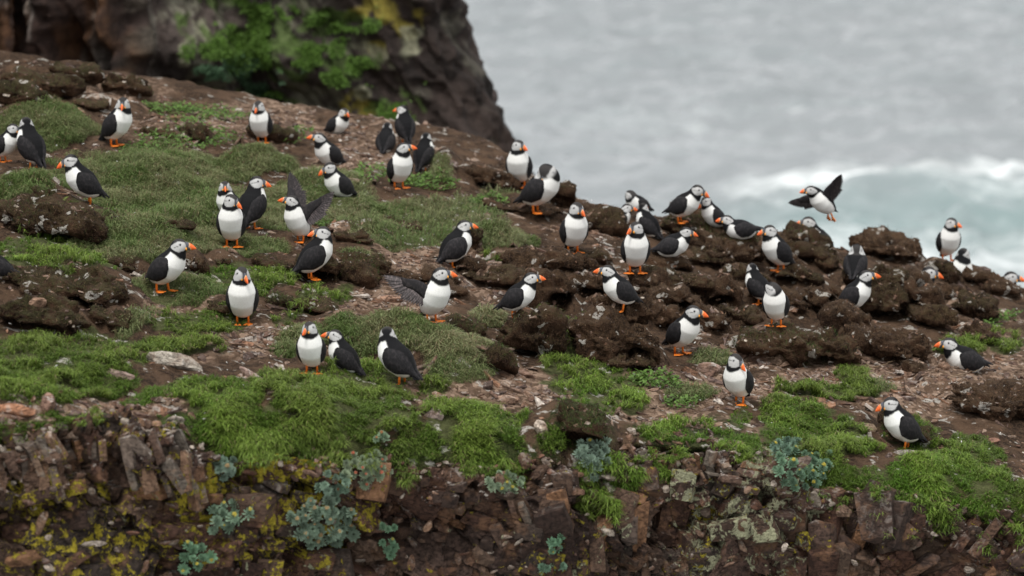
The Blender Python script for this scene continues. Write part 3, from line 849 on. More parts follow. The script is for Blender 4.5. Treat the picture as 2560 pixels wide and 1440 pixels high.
def build_rock_face():
    g = np.random.default_rng(5)
    n = 30000
    X = g.uniform(-2.75, 2.75, n); Q = g.uniform(-1.40, 0.0, n)
    P = surf(X, Q)
    U, Vv, D = project(P)
    seeds, meta = [], []
    for i in range(n):
        u, v = U[i], Vv[i]
        if v < np.interp(u, *ROCK_V) - 6: continue
        w, h, lean, off, ly, lp, pal = rock_region(min(max(u, 5), 2555), v)
        k = (0.95 + 1.2 * g.random() ** 2.0 if g.random() < 0.75 else 0.5) * (1.0 if v < 1480 else 1.6)
        if i < 300: k *= 1.45
        w, h = w * k / FPX * D[i], h * k / FPX * D[i]
        lean = lean + g.normal() * 7
        ca, sa = math.cos(R(lean)), math.sin(R(lean))
        if seeds:
            S = np.array(seeds)
            dx, dq = S[:, 0] - X[i], S[:, 1] - Q[i]
            a_, b_ = dx * ca - dq * sa, dx * sa + dq * ca
            M_ = np.array([(m[0], m[1], m[2], m[3]) for m in meta])
            c_, d_ = dx * M_[:, 2] - dq * M_[:, 3], dx * M_[:, 3] + dq * M_[:, 2]
            if np.min((a_ / w) ** 2 + (b_ / h) ** 2) < 0.62 or np.min((c_ / M_[:, 0]) ** 2 + (d_ / M_[:, 1]) ** 2) < 0.42: continue
        seeds.append((X[i], Q[i])); meta.append((w, h, ca, sa, off, ly, lp, pal, v, u))
    S = np.array(seeds); M = np.array([m[:6] for m in meta])
    ns = len(S)
    st = 0.0074
    xs, qs = np.arange(-2.7, 2.7, st), np.arange(-1.32, 0.02, st)
    nx, nq = len(xs), len(qs)
    XX, QQ = np.meshgrid(xs, qs, indexing='ij'); x, q = XX.ravel(), QQ.ravel()
    B = surf(x, q)
    e = 0.10
    N = np.cross(surf(x + e, q) - surf(x - e, q), surf(x, q + e) - surf(x, q - e))
    N /= np.linalg.norm(N, axis=1)[:, None]
    N[N[:, 1] > 0] *= -1
    pp = np.stack([x, q, 0 * x], 1)
    jig = 0.008 * np.stack([fbm(pp * 22, 3, 7), fbm(pp * 22 + 50, 3, 8)], 1) + 0.016 * np.stack([facets(x, q, 0.06, 5, 1, 0), facets(x, q, 0.05, 9, 1, 0)], 1) * 0.5
    xj, qj = x + jig[:, 0], q + jig[:, 1]
    cid = np.zeros(len(x), int); r1 = np.zeros(len(x)); r2 = np.zeros(len(x))
    for k in range(0, len(x), 6000):
        dx, dq = xj[k:k + 6000, None] - S[None, :, 0], qj[k:k + 6000, None] - S[None, :, 1]
        a_, b_ = (dx * M[:, 2] - dq * M[:, 3]) / M[:, 0], (dx * M[:, 3] + dq * M[:, 2]) / M[:, 1]
        r = np.maximum(np.abs(a_), np.abs(b_)) * 0.55 + np.sqrt(a_ * a_ + b_ * b_) * 0.45
        o = np.argpartition(r, 1, axis=1)[:, :2]
        v2 = np.take_along_axis(r, o, 1)
        sw = v2[:, 0] > v2[:, 1]
        o[sw] = o[sw][:, ::-1]; v2 = np.sort(v2, 1)
        cid[k:k + 6000] = o[:, 0]; r1[k:k + 6000] = v2[:, 0]; r2[k:k + 6000] = v2[:, 1]
    # each stone: how far it stands out and which way its broken face looks
    SU, SV, SD = project(surf(S[:, 0], S[:, 1]))
    lim = np.interp(SU, *ROCK_V)
    sp = np.stack([S[:, 0], S[:, 1], 0 * S[:, 0]], 1)
    ledge = 0.11 * fbm(sp * np.array([1.8, 4.2, 1]), 2, 44) + 0.03 * np.sign(vnoise(sp * np.array([3, 8, 1]), 45))
    stand = ledge + M[:, 4] * (g.random(ns) * 2.4 - 0.7)
    hole = g.random(ns) < 0.12
    stand[hole] -= 0.075
    joint = np.array([(0.10, -0.42), (-0.46, 0.05), (0.38, -0.10), (0.05, 0.34), (-0.20, -0.30), (0.30, 0.22)])
    pref = (np.floor(3 + 2.9 * fbm(sp * 0.9, 2, 46))).astype(int)
    pick = np.where(g.random(ns) < 0.5, np.clip(pref, 0, 5), g.integers(0, 6, ns))
    G = joint[pick] * g.uniform(0.5, 1.25, (ns, 1)) + g.normal(size=(ns, 2)) * 0.10
    d = stand[cid] + np.clip(np.sum(G[cid] * (np.stack([x, q], 1) - S[cid]), 1), -0.06, 0.06)
    rc, rs = math.cos(0.3), math.sin(0.3)
    fx, fq = x * rc - q * rs, x * rs + q * rc
    d = d + facets(fx, fq * 1.3, 0.105, 60, 0.012, 0.26) + facets(fx * 1.2, fq, 0.042, 70, 0.0042, 0.20)
    d = d + 0.0022 * fbm(pp * 60, 2, 91)
    crack = smooth(0.11, 0.0, r2 - r1) * smooth(-0.35, 0.25, fbm(pp * 5, 2, 92))
    d = d - 0.030 * crack
    W = B + N * d[:, None]
    uu, vv_, _ = project(B)
    ok = vv_ > np.interp(uu, *ROCK_V) - 4
    F = grid_faces(nx, nq)
    F = F[ok[F].all(1)]
    n0 = np.cross(W[F[0, 1]] - W[F[0, 0]], W[F[0, 2]] - W[F[0, 0]])
    if n0 @ N[F[0, 0]] < 0: F = F[:, ::-1]
    fc = cid[F[:, 0]]
    order = np.argsort(fc, kind='stable'); F, fc = F[order], fc[order]
    cut = np.flatnonzero(np.diff(fc)) + 1
    groups = np.split(np.arange(len(F)), cut)
    groups = [(fc[k[0]], k) for k in groups if len(k) > 3]
    def size(t):
        i = t[0]
        return len(t[1]) * (1 if SV[i] < 1465 and -30 < SU[i] < 2590 else 0.01)
    groups.sort(key=size, reverse=True)
    rest = []
    for rank, (i, k) in enumerate(groups):
        w, h, ca, sa, off, ly, lp, pal, v, u = meta[i]
        f = F[k]
        ids, inv = np.unique(f, return_inverse=True)
        Vw, f2 = W[ids], inv.reshape(f.shape)
        col = np.array(PAL[pal if pal != 1 else 0][g.integers(4)]) * g.uniform(0.32, 0.70)
        lv = max(0.0, min(1.0, ly + 0.20 * g.normal())); lpv = max(0.0, min(1.0, lp + 0.16 * g.normal()))
        lime = max(0.0, 0.95 - (v - lim[i]) / 210) * g.uniform(0.3, 1.0)
        if rank < 170:
            c0 = Vw.mean(0)
            o = obj('stone', mesh_np('stone', Vw - c0, f2, M_STONE, False), rock_face, c0)
            o.color = (*col, 1)
            o['lichen'], o['pale_lichen'], o['lime'] = float(lv), float(lpv), float(lime)
        else:
            rest.append((Vw, [f2], col))
    V, F2, C = join_parts(rest)
    o = obj('small_stones', mesh_np('small_stones', V, F2, M_RUBBLE, False, C), rock_face)
    tag(o, kind='stuff')
    print('rock face stones', len(groups))
    return W, F, (xs, qs, nx, nq)
ROCK_W, ROCK_F, ROCK_G = build_rock_face()
def rock_point(x, q):
    xs, qs, nx, nq = ROCK_G
    i = np.clip(((x - xs[0]) / 0.0074).astype(int), 0, nx - 1); j = np.clip(((q - qs[0]) / 0.0074).astype(int), 0, nq - 1)
    return ROCK_W[i * nq + j]

def hull_stone(g, dims, jitter=0.24, extra=5):
    """a block broken along its joints: the hull of a knocked-about box"""
    import bmesh
    pts = []
    for sx in (-1, 1):
        for sy in (-1, 1):
            for sz in (-1, 1):
                pts.append(np.array([sx, sy, sz]) * (1 - jitter * g.random(3) * 1.5))
    for _ in range(extra):
        q = g.normal(size=3); q /= np.abs(q).max()
        pts.append(q * g.uniform(0.85, 1.05) * np.where(np.abs(q) > 0.99, 1, 0.75))
    bm = bmesh.new()
    for q in pts:
        bm.verts.new(tuple(q * dims))
    bmesh.ops.convex_hull(bm, input=bm.verts)
    bmesh.ops.delete(bm, geom=[v for v in bm.verts if not v.link_faces], context='VERTS')
    bm.verts.index_update()
    V = np.array([v.co[:] for v in bm.verts]); F = np.array([[v.index for v in f.verts] for f in bm.faces])
    bm.free()
    return V, F

def jutting_blocks():
    """the blocks that stand out of the face: upended slabs on the near shoulder, ledges and corners elsewhere"""
    g = np.random.default_rng(77)
    todo = []
    for u in np.arange(14, 480, 25):                    # a row of upended slabs
        for v0, hh in ((1118, 46), (1168, 50)):
            if g.random() < 0.80:
                todo.append((u + g.normal() * 6, v0 + g.normal() * 10 + 0.04 * u, 14 * g.uniform(0.7, 1.4), hh * g.uniform(0.55, 1.15), -17 + g.normal() * 10, 1, 1.0))
    for (u0, u1, v0, v1, n, w, h, lean, pal) in ((440, 520, 1170, 1300, 9, 20, 40, -12, 1), (0, 430, 1220, 1440, 20, 58, 32, -10, 0), (520, 760, 1190, 1250, 8, 40, 18, 4, 0), (560, 900, 1250, 1440, 15, 52, 34, 6, 0),
            (900, 960, 1190, 1330, 3, 40, 60, 4, 1), (960, 1260, 1190, 1440, 34, 46, 20, 10, 2), (1220, 1330, 1240, 1340, 9, 16, 52, -24, 1), (1330, 1460, 1190, 1330, 7, 40, 56, -8, 0),
            (1280, 1480, 1330, 1440, 9, 42, 34, 6, 0), (1460, 1700, 1270, 1440, 15, 34, 62, 8, 0), (1540, 1830, 1118, 1180, 26, 13, 32, -6, 1), (1560, 1820, 1190, 1260, 9, 44, 36, 4, 0),
            (1700, 2040, 1230, 1440, 13, 60, 52, 4, 0), (1760, 1900, 1170, 1240, 14, 34, 9, 10, 1), (2040, 2290, 1250, 1440, 15, 44, 62, 5, 2), (2200, 2560, 1290, 1440, 22, 74, 25, -38, 2), (2080, 2240, 1235, 1290, 8, 26, 18, 0, 2)):
        for _ in range(int(n * 0.8)):
            todo.append((g.uniform(u0, u1), g.uniform(v0, v1), w * g.uniform(0.45, 1.6) * 0.80, h * g.uniform(0.45, 1.6) * 0.80, lean + g.normal() * 9, pal, 0.62))
    nst = 0
    for (u, v, w, h, lean, pal, bright) in todo:
        if v < np.interp(u, *ROCK_V) - 2: continue
        p, nn, i = hit(BVH_W, u, v)
        if p is None: continue
        dep = p[1]
        ww, hh = w / FPX * dep, h / FPX * dep
        dd = min(max(0.5 * min(ww, hh) + 0.25 * max(ww, hh), 0.016), 0.06)
        V, F = hull_stone(g, np.array([ww, dd, hh]))
        a = R(lean)
        Mx = np.array(Euler((g.normal() * 0.22, a, g.normal() * 0.32)).to_matrix())
        V = V @ Mx.T
        _, _, pl_, pp_, _, _, _ = (0,) * 7
        reg = rock_region(min(max(u, 5), 2555), v)
        o = obj('stone', mesh_np('stone', V, F, M_STONE, False), rock_face, np.array(p) + np.array([0, 0.30 * dd, 0]))
        c = np.array(PAL[pal][g.integers(4)]) * g.uniform(0.45, 1.05) * (bright if pal != 1 else 0.9)
        if g.random() < 0.10: c = np.array((0.21, 0.115, 0.062)) * g.uniform(0.7, 1.1)
        o.color = (*c, 1)
        o['lichen'] = float(np.clip(reg[4] * 0.85 + 0.2 * g.normal(), 0, 1)); o['pale_lichen'] = float(np.clip(reg[5] * 0.9 + 0.15 * g.normal(), 0, 1))
        o['lime'] = float(np.clip(0.95 - (v - np.interp(u, *ROCK_V)) / 170, 0.1, 1) * g.uniform(0.3, 1.0))
        nst += 1
    print('blocks', nst)
BVH_W = BVHTree.FromPolygons(ROCK_W.tolist(), ROCK_F.tolist())
jutting_blocks()

def rubble_mesh(name, items, parent, mat=None, kind='stuff'):
    V, F, C = join_parts(items)
    o = obj(name, mesh_np(name, V, F, mat or M_CHIP, False, C), parent)
    tag(o, kind=kind)
    return o

def rot_rand(g, tilt):
    """a random turn about the upright axis, then a small tilt"""
    return Euler((g.normal() * tilt, g.normal() * tilt, g.uniform(0, 2 * math.pi))).to_matrix()

# broken stones wedged into the joints of the face and along its brink
def wedge_rubble():
    g = np.random.default_rng(17)
    items, n = [], 0
    base = [faceted(900 + k, ICO2, 11, (1, 1, 1), 0.45) for k in range(20)]
    X = g.uniform(-2.5, 2.5, 9000); Q = g.uniform(-1.3, 0.05, 9000)
    P = surf(X, Q); U, Vv, D = project(P)
    P = np.where((Vv > np.interp(U, *ROCK_V))[:, None], rock_point(X, Q), P)
    for i in range(9000):
        lim = np.interp(U[i], *ROCK_V)
        t = Vv[i] - lim
        pr = 0.55 * math.exp(-(t / 45) ** 2) if t > -28 else 0
        pr = max(pr, 0.13 if t > 0 else 0)
        if U[i] < 480 and -90 < t < 20: pr = max(pr, 0.35)
        if g.random() > pr or Vv[i] > 1470: continue
        V, F = base[g.integers(20)]
        s = np.exp(g.normal() * 0.40) * 0.0155
        el = np.array([g.uniform(0.7, 1.9), g.uniform(0.6, 1.1), g.uniform(0.3, 0.7)]) * s
        M = np.array(rot_rand(g, 0.55))
        c = np.array(PAL[g.integers(3)][g.integers(4)]) * g.uniform(0.6, 1.5)
        if g.random() < 0.12: c = np.array([0.36, 0.32, 0.27]) * g.uniform(0.8, 1.2)
        items.append(((V * el) @ M.T + P[i] + np.array([0, -0.004 * (t > 0), 0.003]), F, c)); n += 1
    rubble_mesh('wedged_rubble', items, rock_face, M_RUBBLE)
    print('rubble', n)
wedge_rubble()

# ---------------------------------------------------------------- slates and chips lying on the slope
SLATE_COL = [(0.20, 0.130, 0.092), (0.25, 0.175, 0.128), (0.15, 0.092, 0.068), (0.30, 0.225, 0.170), (0.13, 0.090, 0.075), (0.23, 0.128, 0.078), (0.11, 0.075, 0.060), (0.17, 0.115, 0.085)]
def slate_shape(seed, thick=0.16):
    g = np.random.default_rng(seed)
    m = g.integers(5, 8)
    a = np.sort(g.uniform(0, 2 * np.pi, m) * 0.35 + np.linspace(0, 2 * np.pi, m, endpoint=False))
    r = g.uniform(0.7, 1.1, m)
    xy = np.stack([np.cos(a) * r * 1.25, np.sin(a) * r * 0.75], 1)
    h = thick * g.uniform(0.6, 1.3)
    top = np.c_[xy * 0.93 + g.normal(size=2) * 0.04, h + 0.10 * xy[:, 0] * g.normal() + g.normal(size=m) * 0.02]
    midr = np.c_[xy * 1.02, np.full(m, h * 0.4)]
    bot = np.c_[xy * 0.96, np.full(m, -h)]
    c = np.array([[0, 0, h * (1 + 0.25 * g.random())]])
    V = np.concatenate([bot, midr, top, c])
    F = [[r_ * m + k, r_ * m + (k + 1) % m, (r_ + 1) * m + (k + 1) % m, (r_ + 1) * m + k] for r_ in range(2) for k in range(m)]
    T = [[2 * m + k, 2 * m + (k + 1) % m, 3 * m] for k in range(m)]
    return V, [np.array(F), np.array(T)]
SLATES = [slate_shape(700 + k) for k in range(18)]
def frame_at(x, q):
    e = 0.02
    a = surf(np.array([x + e, x - e, x, x]), np.array([q, q, q + e, q - e]))
    n = norm(np.cross(a[0] - a[1], a[2] - a[3]))
    return n if n[2] > 0 else -n
def scatter_slates():
    g = np.random.default_rng(23)
    N = 74000
    X = g.uniform(-3.2, 3.2, N); Q = g.uniform(-0.32, 6.1, N)
    P = surf(X, Q)
    U, Vv, D = project(P)
    vis = (U > -60) & (U < 2620)
    X, Q, P, U, Vv, D = X[vis], Q[vis], P[vis], U[vis], Vv[vis], D[vis]
    mg = np.maximum(patch_mask(P_TURF, X, Q, 101, 0.75), patch_mask(P_TUSS, X, Q, 131))
    mh = patch_mask(P_SHALE, X, Q, 161, 0.7)
    pr = 0.10 + 0.75 * smooth(-0.2, 0.3, mh)
    pr *= 1 - 0.93 * smooth(-0.15, 0.1, mg)
    # the drier upper crest is denser in small chips, the peat banks nearly bare
    clus = smooth(-0.35, 0.35, fbm(np.stack([X, Q, 0 * X], 1) * np.array([5, 3.5, 1]), 3, 888))
    keep = g.random(len(X)) < 1.6 * pr * (0.15 + 0.85 * clus)
    X, Q, P, U, Vv, D = X[keep], Q[keep], P[keep], U[keep], Vv[keep], D[keep]
    size = np.exp(g.normal(size=len(X)) * 0.68) * 0.0098
    size = np.minimum(size, 0.045)
    order = np.argsort(-size / D)
    for _ in range(1):
        a_, b_, c_ = MVa[MFa[:, 0]], MVa[MFa[:, 1]], MVa[MFa[:, 2]]
        nr = np.cross(b_ - a_, c_ - a_); ar = np.linalg.norm(nr, axis=1); nr /= ar[:, None] + 1e-12
        w_ = ar * (nr[:, 2] > 0.6); w_ = w_ / w_.sum()
        f_ = g.choice(len(MFa), 2600, p=w_)
        on_m = ((a_ + b_ + c_) / 3)[f_]; on_n = nr[f_]
    small, n_ind = [], 0
    zones = [(1000, 1430, 925, 1020, 34, 22), (0, 460, 965, 1085, 42, 20), (560, 1000, 560, 640, 12, 16), (1640, 2420, 900, 1010, 40, 20), (500, 760, 820, 950, 16, 16), (940, 1220, 700, 770, 12, 18), (380, 560, 760, 840, 10, 17),
             (1180, 1420, 600, 700, 12, 15), (1560, 1880, 1000, 1080, 22, 15), (900, 1300, 500, 600, 12, 15), (2300, 2540, 700, 900, 14, 18)]
    xs_, qs_, ps_, ss_ = [], [], [], []
    for (u0, u1, v0, v1, n_, px_) in zones:
        for _ in range(n_):
            xq, pp_, _n = ground_xq(g.uniform(u0, u1), g.uniform(v0, v1))
            xq = xq + g.normal(size=2) * 0.01
            P1 = surf(xq[:1], xq[1:2])
            if max(patch_mask(P_TURF, xq[:1], xq[1:2], 101)[0], patch_mask(P_TUSS, xq[:1], xq[1:2], 131)[0]) > 0.15: continue
            xs_.append(xq[0]); qs_.append(xq[1]); ps_.append(P1[0]); ss_.append(px_ * g.uniform(0.55, 1.45) * pp_[1] / FPX)
    X = np.concatenate([xs_, X]); Q = np.concatenate([qs_, Q]); P = np.concatenate([np.array(ps_), P]); size = np.concatenate([ss_, size])
    order = np.concatenate([np.arange(len(xs_)), order + len(xs_)])
    NRM = surf_normals(X, Q)
    meshes = []
    for k, (V, F) in enumerate(SLATES):
        meshes.append(mesh_np('slate', V, F, M_STONE, False))
    for rank, i in enumerate(order):
        n = NRM[i]
        q = Vector((0, 0, 1)).rotation_difference(Vector(n)).to_matrix() @ rot_rand(g, 0.24)
        s = size[i]
        el = np.array([s * g.uniform(0.8, 1.4), s * g.uniform(0.7, 1.1), s * g.uniform(0.7, 1.3)])
        col = np.array(SLATE_COL[g.integers(len(SLATE_COL))]) * g.uniform(0.75, 1.15)
        if g.random() < 0.07: col = np.array([0.50, 0.46, 0.41])
        c = P[i] + np.asarray(n) * (g.uniform(-0.05, 0.16)) * el[2]
        if n_ind < 290 and Q[i] < 3.6:
            o = obj('slate', meshes[g.integers(len(meshes))], ground, c, q.to_euler(), el)
            o.color = (*col, 1)
            o['lichen'], o['pale_lichen'], o['lime'] = 0.0, 0.05, float(g.random() * 0.6)
            n_ind += 1
        else:
            V, F = SLATES[g.integers(len(SLATES))]
            small.append(((V * el) @ np.array(q).T + c, F, col))
    for pm, nm in zip(on_m, on_n):
        V, F = SLATES[g.integers(len(SLATES))]
        s = min(np.exp(g.normal() * 0.6) * 0.0075, 0.022)
        q = Vector((0, 0, 1)).rotation_difference(Vector(nm)).to_matrix() @ rot_rand(g, 0.3)
        col = np.array(SLATE_COL[g.integers(len(SLATE_COL))]) * g.uniform(0.6, 1.2)
        if g.random() < 0.06: col = np.array([0.48, 0.43, 0.36])
        small.append(((V * s) @ np.array(q).T + pm, F, col))
    rubble_mesh('slate_chips', small, ground)
    print('slates', n_ind, 'chips', len(small))
scatter_slates()

# ---------------------------------------------------------------- the stones one notices: each a thing of its own
def lone_stone(u, v, ru, rv, ang, col, label, seed, lichen=(0, 0.1, 0.3), thick=0.5, tall=False, name='stone_slab', planes=14, cat='stone'):
    xq, p, n = ground_xq(u, v + rv * 0.4)
    p_, n_, i_ = hit(BVH_M, u, v + rv * 0.4)
    if p_ is not None: p = np.array(p_)
    dep = p[1] * _cp - (p[2] - ZC) * _sp
    V, F = faceted(seed, ICO3, planes, (1, 1, 1), 0.42)
    rx, rz = ru * dep / FPX * 1.12, rv * dep / FPX * 1.12
    ry = min(rx, rz) * (thick * 2)
    V = V * np.array([rx, max(ry, rz * 0.8), rz])
    V = V + 0.10 * min(rx, rz) * np.stack([fbm(V * 40 + k * 5, 2, seed + k) for k in range(3)], 1)
    a = R(ang)
    Mx = np.array([[math.cos(a), 0, math.sin(a)], [0, 1, 0], [-math.sin(a), 0, math.cos(a)]])
    V = V @ Mx.T
    o = obj(name, mesh_np(name, V, F, M_STONE, False), None, p + np.array([0, 0.3 * ry, rz * 0.25]))
    o.color = (*col, 1)
    o['lichen'], o['pale_lichen'], o['lime'] = lichen
    tag(o, label, cat, 'loose stones on the headland')
LONE = [(432, 905, 70, 24, 13, (0.40, 0.375, 0.32), 'long pale grey weathered slab sunk in the turf, the largest loose stone on the slope', (0, 0.35, 0.5), 0.5),
        (652, 952, 52, 9, 34, (0.34, 0.25, 0.21), 'slender split stone like a stick on bare soil by the long pale slab', (0, 0, 0.9), 0.6),
        (30, 1026, 50, 15, 4, (0.30, 0.150, 0.085), 'flat orange slab at the brink under the turf near the picture edge', (0, 0, 0.3), 0.6),
        (118, 1014, 17, 28, 8, (0.26, 0.165, 0.125), 'upright squared slate with a white splash beside the flat orange slab', (0, 0, 1.0), 0.5),
        (98, 1052, 36, 15, 3, (0.28, 0.19, 0.15), 'broad pinkish slab lying at the foot of the upright squared slate', (0, 0, 0.4), 0.6),
        (108, 1156, 36, 26, -32, (0.30, 0.205, 0.135), 'big tan wedge shaped block jutting from the top of the rock face', (0, 0.1, 0.4), 0.6),
        (1352, 1072, 14, 24, -22, (0.52, 0.45, 0.37), 'cream coloured knobbly stone stuck in the mossy overhang', (0, 0, 0.2), 0.5),
        (1085, 1038, 28, 15, 6, (0.40, 0.33, 0.30), 'whitish block in the turf below the standing puffins, under a brown one', (0, 0, 1.0), 0.6),
        (1092, 1014, 25, 11, 8, (0.31, 0.20, 0.15), 'brown slab stacked on the whitish block in the turf', (0, 0, 0.3), 0.6),
        (1765, 922, 32, 17, -8, (0.33, 0.24, 0.20), 'pale blotched boulder on the shale between two standing puffins', (0, 0, 0.9), 0.6),
        (92, 756, 20, 15, 10, (0.27, 0.175, 0.12), 'tan angular stone alone in the eroded peat bank', (0, 0, 0.1), 0.7),
        (2360, 918, 17, 14, 5, (0.24, 0.155, 0.105), 'rounded brown stone under the puffin lying on turf', (0, 0, 0.1), 0.8),
        (2170, 1068, 20, 12, 10, (0.33, 0.25, 0.175), 'light tan stone in front of the bill of the puffin at the grassy brink', (0, 0, 0.4), 0.6),
        (2255, 1132, 36, 8, -10, (0.25, 0.225, 0.20), 'flat grey stone in the grass under the feet of a puffin at the brink', (0, 0.2, 0.7), 0.8),
        (2486, 1105, 14, 9, 4, (0.25, 0.14, 0.10), 'small reddish stone on the soil above the grass at the far brink', (0, 0, 0.1), 0.8),
        (290, 935, 38, 14, 12, (0.27, 0.20, 0.17), 'split brown slab half covered by turf below the long pale slab', (0, 0.1, 0.6), 0.6),
        (975, 750, 34, 10, -2, (0.31, 0.195, 0.135), 'tan slate lying behind the wing lifting puffin on the tussock', (0, 0, 0.3), 0.6),
        (1305, 935, 32, 13, 20, (0.25, 0.165, 0.125), 'dark pink flagstone at the foot of the square peat block by the turf', (0, 0, 0.1), 0.6),
        (1260, 1003, 36, 13, -10, (0.32, 0.22, 0.16), 'light flat flagstone among slate chips at the brow of the slope', (0, 0, 0.4), 0.6),
        (1520, 1218, 22, 18, 5, (0.30, 0.30, 0.24), 'grey lichen crusted stone in the green gap of the rock face', (0.1, 0.8, 0.2), 0.7)]
for k, (u, v, ru, rv, ang, col, label, li, th) in enumerate(LONE):
    lone_stone(u, v, ru, rv, ang, col, label, 1200 + k, li, th)

# ================================================================ PUFFINS
def _plumage():
    m = Mat('plumage')
    a = m.attr('col').outputs['Color']
    tc = m.n('TexCoord').outputs['Object']
    f = m.noise(420, 3, 0.6, m.scaled(tc, (1, 1, 0.35)))
    c = m.mix(m.ramp(f, 0.35, 0.75), a, m.mix(0.35, a, (0.02, 0.02, 0.02)), 'MIX')
    c = m.mix(0.5, a, c)
    return m.finish(c, 0.85, 0.12, m.bump(f, 0.35, 0.004))
def _wingm():
    m = Mat('wing_feathers')
    a = m.attr('col').outputs['Color']
    tc = m.n('TexCoord').outputs['Object']
    v = m.voro(95, m.scaled(tc, (1, 1, 0.55)))
    f = m.noise(300, 3, 0.6, tc)
    c = m.mix(m.ramp(v, 0.45, 0.85), a, m.mix(1.0, a, (1.9, 1.8, 1.75), 'MULTIPLY'))
    return m.finish(c, 0.75, 0.18, m.bump(m.math('ADD', v, f), 0.4, 0.004))
def _hornm(name, rough):
    m = Mat(name)
    a = m.attr('col').outputs['Color']
    tc = m.n('TexCoord').outputs['Object']
    f = m.noise(150, 3, 0.6, tc)
    c = m.mix(m.ramp(f, 0.35, 0.8), a, m.mix(1.0, a, (0.72, 0.62, 0.6), 'MULTIPLY'))
    return m.finish(c, rough, 0.35, m.bump(f, 0.2, 0.002))
M_PLUM, M_WING, M_BILL, M_LEG = _plumage(), _wingm(), _hornm('bill_horn', 0.45), _hornm('leg_skin', 0.55)
_me = Mat('eye')
M_EYE = _me.finish((0.012, 0.008, 0.007), 0.15, 0.5)

BLACK = np.array([0.0085, 0.0085, 0.0095])
CROWN = np.array([0.040, 0.037, 0.036])
WHITE = np.array([0.80, 0.795, 0.765])
FACE = np.array([0.475, 0.470, 0.460])

def smin(a, b, k):
    h = np.maximum(k - np.abs(a - b), 0) / k
    return np.minimum(a, b) - h * h * k * 0.25

def round_chain(p, C, r, yscale=1.0):
    """smooth distance to a chain of balls with centres C and radii r"""
    q = p.copy(); q[:, 1] /= yscale
    best = None
    for i in range(len(C) - 1):
        a, b = C[i].copy(), C[i + 1].copy()
        a[1] /= yscale; b[1] /= yscale
        ab = b - a
        t = np.clip(((q - a) @ ab) / (ab @ ab), 0, 1)
        t2 = t
        d = np.linalg.norm(q - a - t[:, None] * ab, axis=1) - (r[i] + (r[i + 1] - r[i]) * t2)
        best = d if best is None else smin(best, d, 0.028)
    return best

_EDGES = [((0,0,0),(1,0,0)),((0,1,0),(1,1,0)),((0,0,1),(1,0,1)),((0,1,1),(1,1,1)),
          ((0,0,0),(0,1,0)),((1,0,0),(1,1,0)),((0,0,1),(0,1,1)),((1,0,1),(1,1,1)),
          ((0,0,0),(0,0,1)),((1,0,0),(1,0,1)),((0,1,0),(0,1,1)),((1,1,0),(1,1,1))]
def surface_nets(fn, lo, hi, h):
    """one closed surface around fn < 0"""
    lo, hi = np.asarray(lo, float), np.asarray(hi, float)
    n = np.ceil((hi - lo) / h).astype(int) + 1
    ax = [lo[i] + h * np.arange(n[i]) for i in range(3)]
    G = np.stack(np.meshgrid(*ax, indexing='ij'), -1)
    F = fn(G.reshape(-1, 3)).reshape(n)
    S = F < 0
    m = n - 1
    acc = np.zeros((*m, 3)); cnt = np.zeros(m)
    def sl(c):
        return tuple(slice(c[i], c[i] + m[i]) for i in range(3))
    for a, b in _EDGES:
        fa, fb = F[sl(a)], F[sl(b)]
        x = S[sl(a)] != S[sl(b)]
        with np.errstate(divide='ignore', invalid='ignore'):
            t = np.where(x, fa / (fa - fb), 0)
        a_, b_ = np.array(a, float), np.array(b, float)
        pt = a_ + t[..., None] * (b_ - a_)
        acc += np.where(x[..., None], pt, 0); cnt += x
    act = cnt > 0
    idx = -np.ones(m, int)
    idx[act] = np.arange(act.sum())
    ijk = np.argwhere(act)
    V = lo + h * (ijk + acc[act] / cnt[act][:, None])
    Q = []
    for d in range(3):
        e = [0, 0, 0]; e[d] = 1
        A = S[tuple(slice(0, n[i] - e[i]) for i in range(3))]
        B = S[tuple(slice(e[i], n[i]) for i in range(3))]
        c = np.argwhere(A != B)
        u, w = (d + 1) % 3, (d + 2) % 3
        c = c[(c[:, u] > 0) & (c[:, w] > 0) & (c[:, u] < m[u]) & (c[:, w] < m[w]) & (c[:, d] < m[d])]
        du = np.zeros(3, int); du[u] = 1
        dw = np.zeros(3, int); dw[w] = 1
        g = lambda k: idx[k[:, 0], k[:, 1], k[:, 2]]
        q = np.stack([g(c - du - dw), g(c - dw), g(c), g(c - du)], 1)
        s = S[c[:, 0], c[:, 1], c[:, 2]]
        q[~s] = q[~s][:, ::-1]
        Q.append(q)
    Q = np.concatenate(Q)
    for _ in range(2):                        # pull the points onto the surface
        e = 1e-4
        f0 = fn(V)
        g = np.stack([fn(V + np.eye(3)[k] * e) - f0 for k in range(3)], 1) / e
        V = V - np.clip(f0 / (np.sum(g * g, 1) + 1e-9), -h, h)[:, None] * g
    return V, Q

def to_bl(p):          # (forward, left, up) -> Blender, a bird that looks along -Y
    p = np.asarray(p)
    return np.stack([p[..., 1], -p[..., 0], p[..., 2]], -1)

